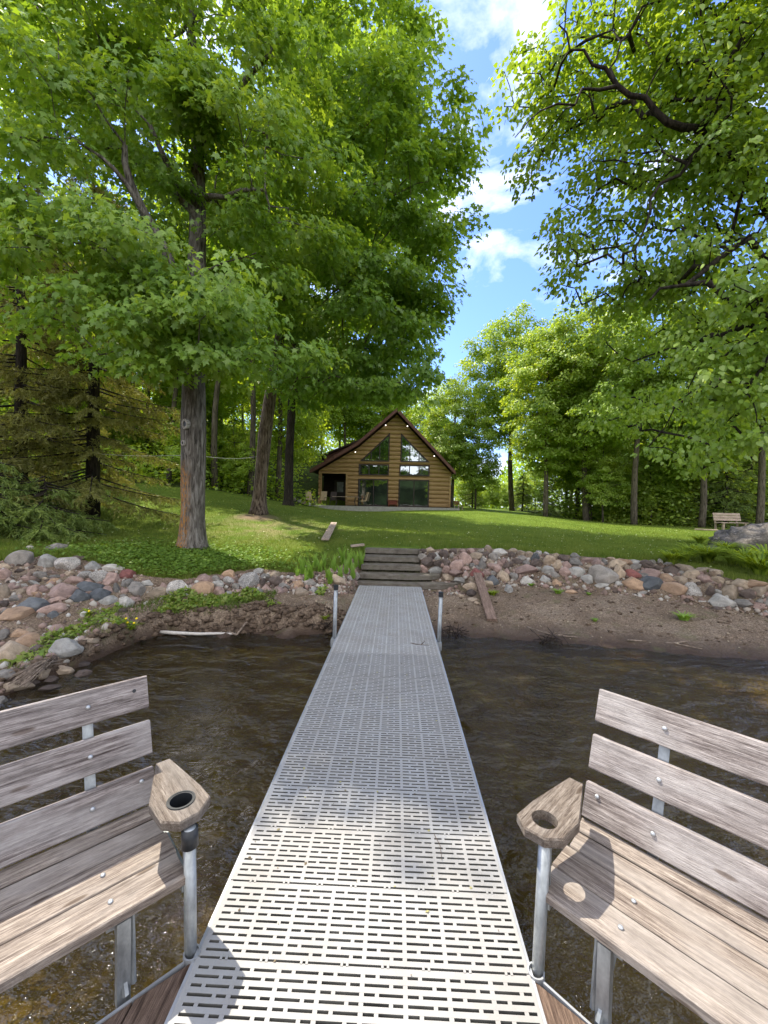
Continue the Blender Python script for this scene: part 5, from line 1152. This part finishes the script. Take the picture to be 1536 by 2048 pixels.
for px, py, s, mt_, lab in ((1116, 1187, .9, 'fern', 'bright green weed tuft on the sand below the wall centre'), (1368, 1240, 1.3, 'fern', 'yellow-green weed tuft on the sunlit sand at the right'), (985, 1190, 1., 'lily', 'dark green weed beside the tilted plank'), (1062, 1172, .6, 'fern', 'tiny green weed at the foot of the pale stone'), (1190, 1243, .5, 'fern', 'tiny mossy tuft in the middle of the sand'), (650, 1238, .8, 'lily', 'green tuft growing beside the left dock pole'), (1178, 1190, .5, 'fern', 'small yellow tuft right of the bright green weed')):
    p = hit(px, py)
    o = npmesh('weed', Vt, 4, MAT[mt_], None, {'tint': ('FACE', Tt)}) if wd0 is None else wd0.copy()
    if wd0 is None: wd0 = o
    else: COL.objects.link(o)
    o.material_slots[0].link = 'OBJECT'; o.material_slots[0].material = MAT[mt_]
    o.location = p; o.scale = (s, s, s); o.rotation_euler = (0, 0, px); tag(o, lab, 'weed', 'weeds on the sand')

# ------------------------------------------------------------------ house
HY = 33.5; HB = 1.62
MAT['roof'] = simple('dark_roof', (.05, .035, .03), .8, .2, var=.3, sc=6); MAT['fascia'] = simple('brown_fascia', (.14, .062, .05), .6, .3, var=.2)
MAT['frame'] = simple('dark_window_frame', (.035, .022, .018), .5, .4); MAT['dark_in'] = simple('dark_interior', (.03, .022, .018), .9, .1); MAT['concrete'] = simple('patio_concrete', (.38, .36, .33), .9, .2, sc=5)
def logmat():
    m, t, o = newmat('log_siding'); g = N(t, 'ShaderNodeNewGeometry'); P = g.outputs['Position']
    mp_ = N(t, 'ShaderNodeMapping'); mp_.inputs['Scale'].default_value = (.8, 6, 10); K(t, P, mp_.inputs[0]); n = noise(t, mp_.outputs[0], 2, 6, .65)
    c = ramp(t, [(.3, (.20, .115, .04)), (.5, (.31, .195, .08)), (.72, (.41, .275, .125))], n).outputs[0]
    princ(t, o, c, .55, bump(t, n, .25, .01), .35); return m
MAT['log'] = logmat()
def glass():
    m, t, o = newmat('window_glass'); g = N(t, 'ShaderNodeBsdfGlossy'); g.inputs['Roughness'].default_value = .015; g.inputs[0].default_value = (.85, .9, .95, 1)
    n = noise(t, coords(t), 1.3, 2); K(t, bump(t, n, .12, .02), g.inputs['Normal'])
    d = N(t, 'ShaderNodeBsdfDiffuse'); d.inputs[0].default_value = (.012, .014, .012, 1); ms = N(t, 'ShaderNodeMixShader'); ms.inputs[0].default_value = .55
    K(t, d.outputs[0], ms.inputs[1]); K(t, g.outputs[0], ms.inputs[2]); K(t, ms.outputs[0], o.inputs[0]); return m
MAT['glass'] = glass()
house = empty('wooden_house', (-.4, HY, 0), 0, 'honey-brown log-sided house with steep dark gable roof and tall triangular windows', 'house')
OX = -.4
gab = [(-6.4, 4.42), (-3.2, 6.35), (-.1, 9.05), (4.36, 4.45)]   # roof underside line
def gz(x): return np.interp(x, [g[0] for g in gab], [g[1] for g in gab])
def gx(z):
    # x interval inside the gable at height z
    if z <= 4.42: return (-6.4, 4.36)
    l = np.interp(z, [4.42, 6.35, 9.05], [-6.4, -3.2, -.1]); r = np.interp(z, [4.45, 9.05], [4.36, -.1]); return (l, r)
def holes(z):
    h = []
    if z < 4.2: h.append((-6.25, -4.17))
    if z < 3.78: h += [(-3.1, -.74), (.2, 2.58)]
    if 4.17 < z < 4.98: h += [(-3.08, -.72), (.24, 2.58)]
    if 5.30 < z < 7.45: f = (z-5.30)/2.15; h += [(-2.92+2.22*f, -.70), (.30, 2.5-2.2*f)]
    return h
wl = MB(); course = .345; z = HB; sub = 8; k = 0
while z < 9.0:
    for s_ in range(sub):
        za = z+course*s_/sub; zb_ = z+course*(s_+1)/sub; zm = (za+zb_)/2; l, r = gx(zm)
        if r-l < .05: continue
        ints = [(l, r)]
        for h0, h1 in holes(zm):
            ni = []
            for a, b in ints:
                if h1 <= a or h0 >= b: ni.append((a, b)); continue
                if h0 > a: ni.append((a, h0))
                if h1 < b: ni.append((h1, b))
            ints = ni
        def dy(f): return -.10*max(0, 1-abs(2*f-1)**2.4)**.7
        ya = dy(s_/sub); yb = dy((s_+1)/sub)
        for a, b in ints:
            if b-a > .01: wl.add([(a-OX, ya, za), (b-OX, ya, za), (b-OX, yb, zb_), (a-OX, yb, zb_)], [(0, 1, 2, 3)])
    z += course
w_o = wl.build('front_wall', MAT['log'], house, False)
bw = MB(); dep = 10.5
# side and back walls, inner floor
bw.box(4.30-OX, 4.36-OX, .0, dep, HB-.3, 4.45); bw.box(-6.4-OX, -6.34-OX, 2.4, dep, HB-.3, 4.42); bw.add([(x-OX, dep, z) for x, z in [(-6.4, HB), (4.36, HB), (4.36, 4.45), (-.1, 9.05), (-3.2, 6.35), (-6.4, 4.42)]], [(0, 1, 2, 3, 4, 5)])
bw.build('side_wall', MAT['log'], house)
# porch recess
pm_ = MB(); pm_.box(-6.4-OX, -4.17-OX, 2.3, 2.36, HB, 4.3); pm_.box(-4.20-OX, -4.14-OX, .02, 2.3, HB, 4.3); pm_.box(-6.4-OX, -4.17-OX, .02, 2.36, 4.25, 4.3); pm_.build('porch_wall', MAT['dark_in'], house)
pd = MB(); pd.box(-5.45-OX, -4.45-OX, 2.24, 2.29, HB+.03, 3.8); pdo = pd.build('porch_door', MAT['frame'], house)
MAT['curtain'] = simple('pale_curtain', (.42, .45, .48), .7, .3, var=.3, sc=3)
pd = MB(); pd.box(-5.22-OX, -4.66-OX, 2.215, 2.239, 2.75, 3.62); pd.build('door_window', MAT['curtain'], pdo)
pp_ = MB(); pp_.box(-6.38-OX, -6.16-OX, -.02, .16, HB, 4.25); pp_.build('porch_post', MAT['log'], house)
pp_ = MB(); pp_.box(-4.16-OX, -4.02-OX, -.125, -.02, HB, 4.2); pp_.build('corner_trim', MAT['log'], house)
pp_ = MB(); pp_.box(4.22-OX, 4.38-OX, -.125, -.02, HB, 4.4); pp_.build('corner_trim', MAT['log'], house)
# roof
rf_ = MB(); th = .30; ov = .75
prof = [(-7.0, 4.28), (-3.2, 6.58), (-.1, 9.30), (4.62, 4.40)]
for (x0, z0), (x1, z1) in zip(prof[:-1], prof[1:]):
    V = [Vector((x-OX, y, z+dz)) for y in (-ov, dep+.4) for x, z, dz in ((x0, z0, 0), (x1, z1, 0), (x1, z1, .12), (x0, z0, .12))]
    rf_.add(V, [(0, 1, 2, 3), (4, 7, 6, 5), (0, 4, 5, 1), (1, 5, 6, 2), (2, 6, 7, 3), (3, 7, 4, 0)])
rfo = rf_.build('roof', MAT['roof'], house)
fa = MB()
for (x0, z0), (x1, z1) in zip(prof[:-1], prof[1:]):
    V = [Vector((x-OX, y, z+dz)) for y in (-ov-.05, -ov-.003) for x, z, dz in ((x0, z0, -.14), (x1, z1, -.14), (x1, z1, .15), (x0, z0, .15))]
    fa.add(V, [(0, 1, 2, 3), (4, 7, 6, 5), (0, 4, 5, 1), (1, 5, 6, 2), (2, 6, 7, 3), (3, 7, 4, 0)])
fa.build('fascia', MAT['fascia'], rfo)
so = MB()   # soffit
for (x0, z0), (x1, z1) in zip(prof[:-1], prof[1:]):
    V = [Vector((x-OX, y, z+dz)) for y in (-ov, -.0) for x, z, dz in ((x0, z0, -.06), (x1, z1, -.06), (x1, z1, -.01), (x0, z0, -.01))]
    so.add(V, [(0, 1, 2, 3), (4, 7, 6, 5), (0, 4, 5, 1), (1, 5, 6, 2), (2, 6, 7, 3), (3, 7, 4, 0)])
so.build('soffit', MAT['fascia'], rfo)
# dormer on the left slope, set back
dm = MB(); V = [Vector((x-OX, y, z)) for y in (1.6, 6) for x, z in ((-6.3, 4.9), (-6.3, 5.75), (-2.6, 7.35), (-2.9, 6.7))]; dm.add(V, [(0, 3, 2, 1), (4, 5, 6, 7), (0, 1, 5, 4), (3, 0, 4, 7)]); dmo = dm.build('dormer', MAT['fascia'], house)
dm = MB(); V = [Vector((x-OX, y, z)) for y in (1.2, 6.2) for x, z in ((-6.7, 5.62), (-6.7, 5.76), (-2.3, 7.62), (-2.3, 7.46))]; dm.add(V, [(0, 3, 2, 1), (4, 5, 6, 7), (0, 1, 5, 4), (1, 2, 6, 5), (2, 3, 7, 6), (3, 0, 4, 7)]); dm.build('dormer_roof', MAT['roof'], dmo)
# windows
def win(poly, mull=(), rail=(), name='window'):
    c = [sum(p[0] for p in poly)/len(poly), sum(p[1] for p in poly)/len(poly)]
    fw = MB(); n = len(poly)
    def off(d):
        out = []
        for i in range(n):
            p0_ = Vector(poly[i-1]); p1_ = Vector(poly[i]); p2_ = Vector(poly[(i+1) % n]); e1 = (p1_-p0_).normalized(); e2 = (p2_-p1_).normalized()
            n1_ = Vector((e1.y, -e1.x)); n2_ = Vector((e2.y, -e2.x)); b_ = (n1_+n2_); b_ /= max(.25, b_.dot(n1_)) ; out.append(p1_+b_*d)
        return out
    # orientation: polygons given clockwise seen from front are fine either way
    area = sum(poly[i][0]*poly[(i+1) % n][1]-poly[(i+1) % n][0]*poly[i][1] for i in range(n)); sg = 1 if area > 0 else -1
    O_ = off(.055*sg); I_ = off(-.045*sg); V = []
    for P_ in (O_, I_):
        for p in P_: V.append(Vector((p.x-OX, -.115, p.y)))
    for P_ in (O_, I_):
        for p in P_: V.append(Vector((p.x-OX, .06, p.y)))
    F = []
    for i in range(n):
        j = (i+1) % n; F += [(i, j, n+j, n+i), (2*n+i, 3*n+i, 3*n+j, 2*n+j), (i, 2*n+i, 2*n+j, j), (n+i, n+j, 3*n+j, 3*n+i)]
    fw.add(V, F)
    xs_ = [p[0] for p in poly]; zs_ = [p[1] for p in poly]
    def zr(x):
        r_ = []
        for i in range(n):
            a, b = poly[i], poly[(i+1) % n]
            if min(a[0], b[0]) <= x <= max(a[0], b[0]) and a[0] != b[0]: r_.append(a[1]+(b[1]-a[1])*(x-a[0])/(b[0]-a[0]))
        return min(r_), max(r_)
    for x in mull: a, b = zr(x); fw.box(x-.035-OX, x+.035-OX, -.07, .02, a+.04, b-.05)
    w = fw.build(name, MAT['frame'], house)
    g = MB(); g.add([Vector((p[0]-OX, .025, p[1])) for p in poly], [tuple(range(n)) if area > 0 else tuple(range(n))[::-1]]); g.build('pane', MAT['glass'], w)
    return w
win([(-2.92, 5.30), (-.70, 5.30), (-.70, 7.45)], (-1.45, -2.15)); win([(.30, 5.30), (2.5, 5.30), (.30, 7.45)], (1.0, 1.75))
win([(-3.08, 4.17), (-.72, 4.17), (-.72, 4.98), (-3.08, 4.98)], (-2.3, -1.5)); win([(.24, 4.17), (2.58, 4.17), (2.58, 4.98), (.24, 4.98)], (1.0, 1.78))
win([(-3.1, HB+.04), (-.74, HB+.04), (-.74, 3.78), (-3.1, 3.78)], (-1.9,), name='patio_door'); win([(.2, HB+.04), (2.58, HB+.04), (2.58, 3.78), (.2, 3.78)], (1.4,), name='patio_door')
m, t, o_ = newmat('lit_spotlight'); e = N(t, 'ShaderNodeEmission'); e.inputs[0].default_value = (1, .93, .82, 1); e.inputs[1].default_value = 1.3; K(t, e.outputs[0], o_.inputs[0]); MAT['lamp'] = m
for x, z in ((-1.0, 8.15), (.75, 8.1), (-3.4, 5.95), (2.95, 5.75)):
    mb = MB(); mb.tube([(x-OX, -.3, z+.12), (x-OX, -.32, z+.02)], [.05, .07], 12); l = mb.build('spotlight', MAT['frame'], house, True)
    mb = MB(); mb.tube([(x-OX, -.325, z+.02), (x-OX, -.34, z-.03)], [.05, .03], 12); mb.build('bulb', MAT['lamp'], l, True)
pt = MB(); pt.box(-6.8-OX, 4.9-OX, -1.6, -.095, HB-.5, HB-.02); pt.box(-6.8-OX, 4.9-OX, -.095, dep, HB-.5, HB-.03); pt.build('patio_slab', MAT['concrete'], house)
# patio furniture
MAT['wicker'] = simple('tan_chair', (.52, .40, .26), .7, .2); MAT['metal_dk'] = simple('dark_metal', (.05, .035, .03), .5, .4, .3)
def pchair(x, y, rz, label, mat, dark=False):
    r = empty('patio_chair', (x, y, HB-.02), rz, label, 'chair', 'chairs on the patio')
    mb = MB(); mb.bevbox(-.26, .26, -.26, .24, .40, .44, .01); mb.build('seat', mat, r)
    mb = MB(); mb.add([(-.26, .22, .44), (.26, .22, .44), (.24, .42, 1.12), (-.24, .42, 1.12), (-.26, .26, .44), (.26, .26, .44), (.24, .46, 1.12), (-.24, .46, 1.12)], [(0, 1, 2, 3), (4, 7, 6, 5), (0, 4, 5, 1), (1, 5, 6, 2), (2, 6, 7, 3), (3, 7, 4, 0)]); mb.build('backrest', mat, r)
    for sx in (-.25, .25):
        for sy in (-.24, .24): mb = MB(); mb.tube([(sx*1.08, sy*1.15, 0), (sx, sy, .41)], .016, 6); mb.build('leg', MAT['metal_dk'], r)
        mb = MB(); mb.tube([(sx*1.08, -.25, .41), (sx*1.12, -.25, .62), (sx*1.1, .28, .66)], .017, 6); mb.build('arm', MAT['metal_dk'], r)
    return r
pchair(-6.9, HY-.9, .6, 'tan high-backed patio chair furthest left on the patio', MAT['wicker'])
pchair(-5.9, HY-1.1, -.2, 'tan patio chair in front of the dark porch opening', MAT['wicker'])
pchair(-2.7, HY-1.2, -1.2, 'tan patio chair at the right end of the patio table', MAT['wicker'])
pchair(-5.1, HY-.5, .1, 'dark blue-black patio chair behind the left end of the table', MAT['metal_dk'])
tb = empty('patio_table', (-4.0, HY-1.2, HB-.02), 0, 'long glass-topped patio table with dark legs in front of the house', 'table')
mb = MB(); mb.bevbox(-1., 1., -.45, .45, .70, .735, .01); mb.build('tabletop', MAT['pale_plank'], tb)
for sx in (-.8, .8):
    for sy in (-.35, .35): mb = MB(); mb.tube([(sx, sy, 0), (sx*.85, sy*.6, .35), (sx, sy, .70)], .02, 6); mb.build('leg', MAT['metal_dk'], tb)
fp = empty('flower_planter', (-.30, HY-.4, HB-.02), 0, 'reddish-brown planter box between the two patio doors', 'planter')
mb = MB(); mb.prism([(-.36, -.2), (.36, -.2), (.36, .2), (-.36, .2)], .18, .5); mb.box(-.39, .39, -.23, .23, .5, .54); mb.build('box', MAT['red_wood'], fp)
for sx in (-.3, .3): mb = MB(); mb.box(sx-.04, sx+.04, -.16, .16, 0, .18); mb.build('foot', MAT['red_wood'], fp)
def side_bench(name, loc, rz, sc, label, mat, mat2, arms=False):
    r = empty(name, loc, rz, label, 'bench'); r.scale = (sc, sc, sc)
    for k in range(3): mb = MB(); mb.bevbox(-.78, .78, -.24+.155*k, -.24+.155*k+.14, .41, .445, .005); mb.build('seat_board', mat, r)
    for k in range(3):
        M_ = Matrix.Translation((0, .24+.035*k, .52+.14*k)) @ Matrix.Rotation(radians(76), 4, 'X'); mb = MB(); mb.bevbox(-.78, .78, 0, .125, 0, .03, .005, M_); mb.build('back_board', mat, r)
    for sx in (-.62, .62):
        mb = MB(); mb.box(sx-.045, sx+.045, -.22, -.13, 0, .408); mb.build('leg', mat2, r); mb = MB(); mb.box(sx-.045, sx+.045, .24, .30, 0, .41); mb.box(sx-.04, sx+.04, .30, .33, .38, .9); mb.build('leg', mat2, r)
    return r
q = hit(1462, 1058); q = Vector((atY(1462, 1058, 22).x, 22, 0)); q.z = H(q.x, q.y)
side_bench('garden_bench', q, .12, 1., 'pale weathered garden bench standing in front of the right woods', MAT['pale_plank'], MAT['pale_plank'])
mb = MB(); a_ = atY(1390, 1054, 21.5); a_.z = H(a_.x, 21.5)+.02; plank('plank', a_, Vector((atY(1436, 1056, 21.).x, 21., H(atY(1436, 1056, 21.).x, 21.)+.03)), .28, .06, MAT['pale_plank'], 'pale plank lying on the lawn left of the garden bench')
side_bench('lawn_chair', (5.0, HY-.6, H(5.0, HY-.6)), 1.1, .75, 'small wooden seat with red-brown back at the right corner of the house', MAT['red_wood'], MAT['pale_plank'])
# low table / firewood frame left in the spruces, post, clothesline
x = atY(140, 965, 13.2).x; g0 = H(x, 13.2)
st = empty('grill_stand', (x, 13.2, g0), .1, 'low dark stand with flat top half hidden by the spruce on the left', 'stand')
zt = atY(140, 965, 13.2).z-g0; mb = MB(); mb.bevbox(-.55, .55, -.3, .3, zt-.07, zt, .01); mb.build('top', MAT['metal_dk'], st)
for sx in (-.5, .0, .5): mb = MB(); mb.box(sx-.025, sx+.025, -.26, -.21, 0, zt-.072); mb.box(sx-.025, sx+.025, .21, .26, 0, zt-.072); mb.build('leg', MAT['metal_dk'], st)
mb = MB(); mb.box(.03, .47, -.235, -.225, .25, zt-.08); mb.build('side_panel', MAT['old_plank'], st)
p = hit(338, 969); mb = MB(); mb.tube([(0, 0, -.1), (0, 0, .35)], .03, 8); r = empty('post_box', p, 0, 'slim dark box on a post standing on the far left lawn behind the maple', 'post'); mb.build('post', MAT['metal_dk'], r)
mb = MB(); mb.bevbox(-.11, .11, -.08, .08, .28, .80*p.y/20, .02); mb.build('box', MAT['metal_dk'], r)
a_ = atY(385, 910, baseA[1]+.0); b_ = atY(516, 913, baseB[1]); c_ = atY(150, 902, 12.5)
mb = MB(); Vs = [c_.lerp(a_, i/8)+Vector((0, 0, -.25*sin(pi*i/8)*.3)) for i in range(9)]+[a_.lerp(b_, i/8)+Vector((0, 0, -.08*sin(pi*i/8))) for i in range(1, 9)]; mb.tube(Vs, .0042, 5); MAT['rope'] = simple('pale_rope', (.5, .5, .46), .8, .2)
tag(mb.build('clothesline', MAT['rope']), 'thin pale line strung between the spruce, the big maple and the leaning maple', 'rope')
def pxof(o):
    c = CAMM.transposed() @ (o.location-Vector((0, 0, CZ))); return 768+FPX*c.x/-c.z
def zone_of(px):
    for lim, z in ((150, 'left of the tall spruce'), (350, 'right of the spruce'), (500, 'between the maples'), (640, 'left of the house'), (900, 'behind the house roof'), (1000, 'in the gap right of the house'), (1120, 'behind the leaning-trunk tree'), (1260, 'right of the leaning-trunk tree'), (1420, 'left of the garden bench'), (1530, 'behind the garden bench')):
        if px < lim: return z
    return 'at the right edge'
gr = {}
for o in list(bpy.data.objects):
    if o.parent is None and o.type == 'EMPTY' and o.name.split('.')[0] in ('woodland_tree', 'sapling', 'distant_tree') and o.location.z > -100:
        k = o.name.split('.')[0]; d = o.location.y
        kind = {'woodland_tree': 'woods tree', 'sapling': 'leafy sapling', 'distant_tree': 'small pale tree'}[k]
        big = 'tall' if o.scale.x > .97 else 'slim'; dep_ = 'in front' if d < 29 else 'in middle rows' if d < 38 else 'far back'
        gr.setdefault('%s %s %s, %s' % (big, kind, dep_, zone_of(pxof(o))), []).append(o)
for lab, L in gr.items():
    L.sort(key=pxof); n = len(L)
    for i, o in enumerate(L): o['label'] = lab if n == 1 else ('first', 'second', 'third', 'fourth', 'fifth', 'sixth', 'seventh', 'eighth', 'ninth')[min(i, 8)]+' from left: '+lab
# remove unused variants
for v in VA+VM:
    if id(v) not in used:
        for c in list(v.children): bpy.data.objects.remove(c)
        bpy.data.objects.remove(v)
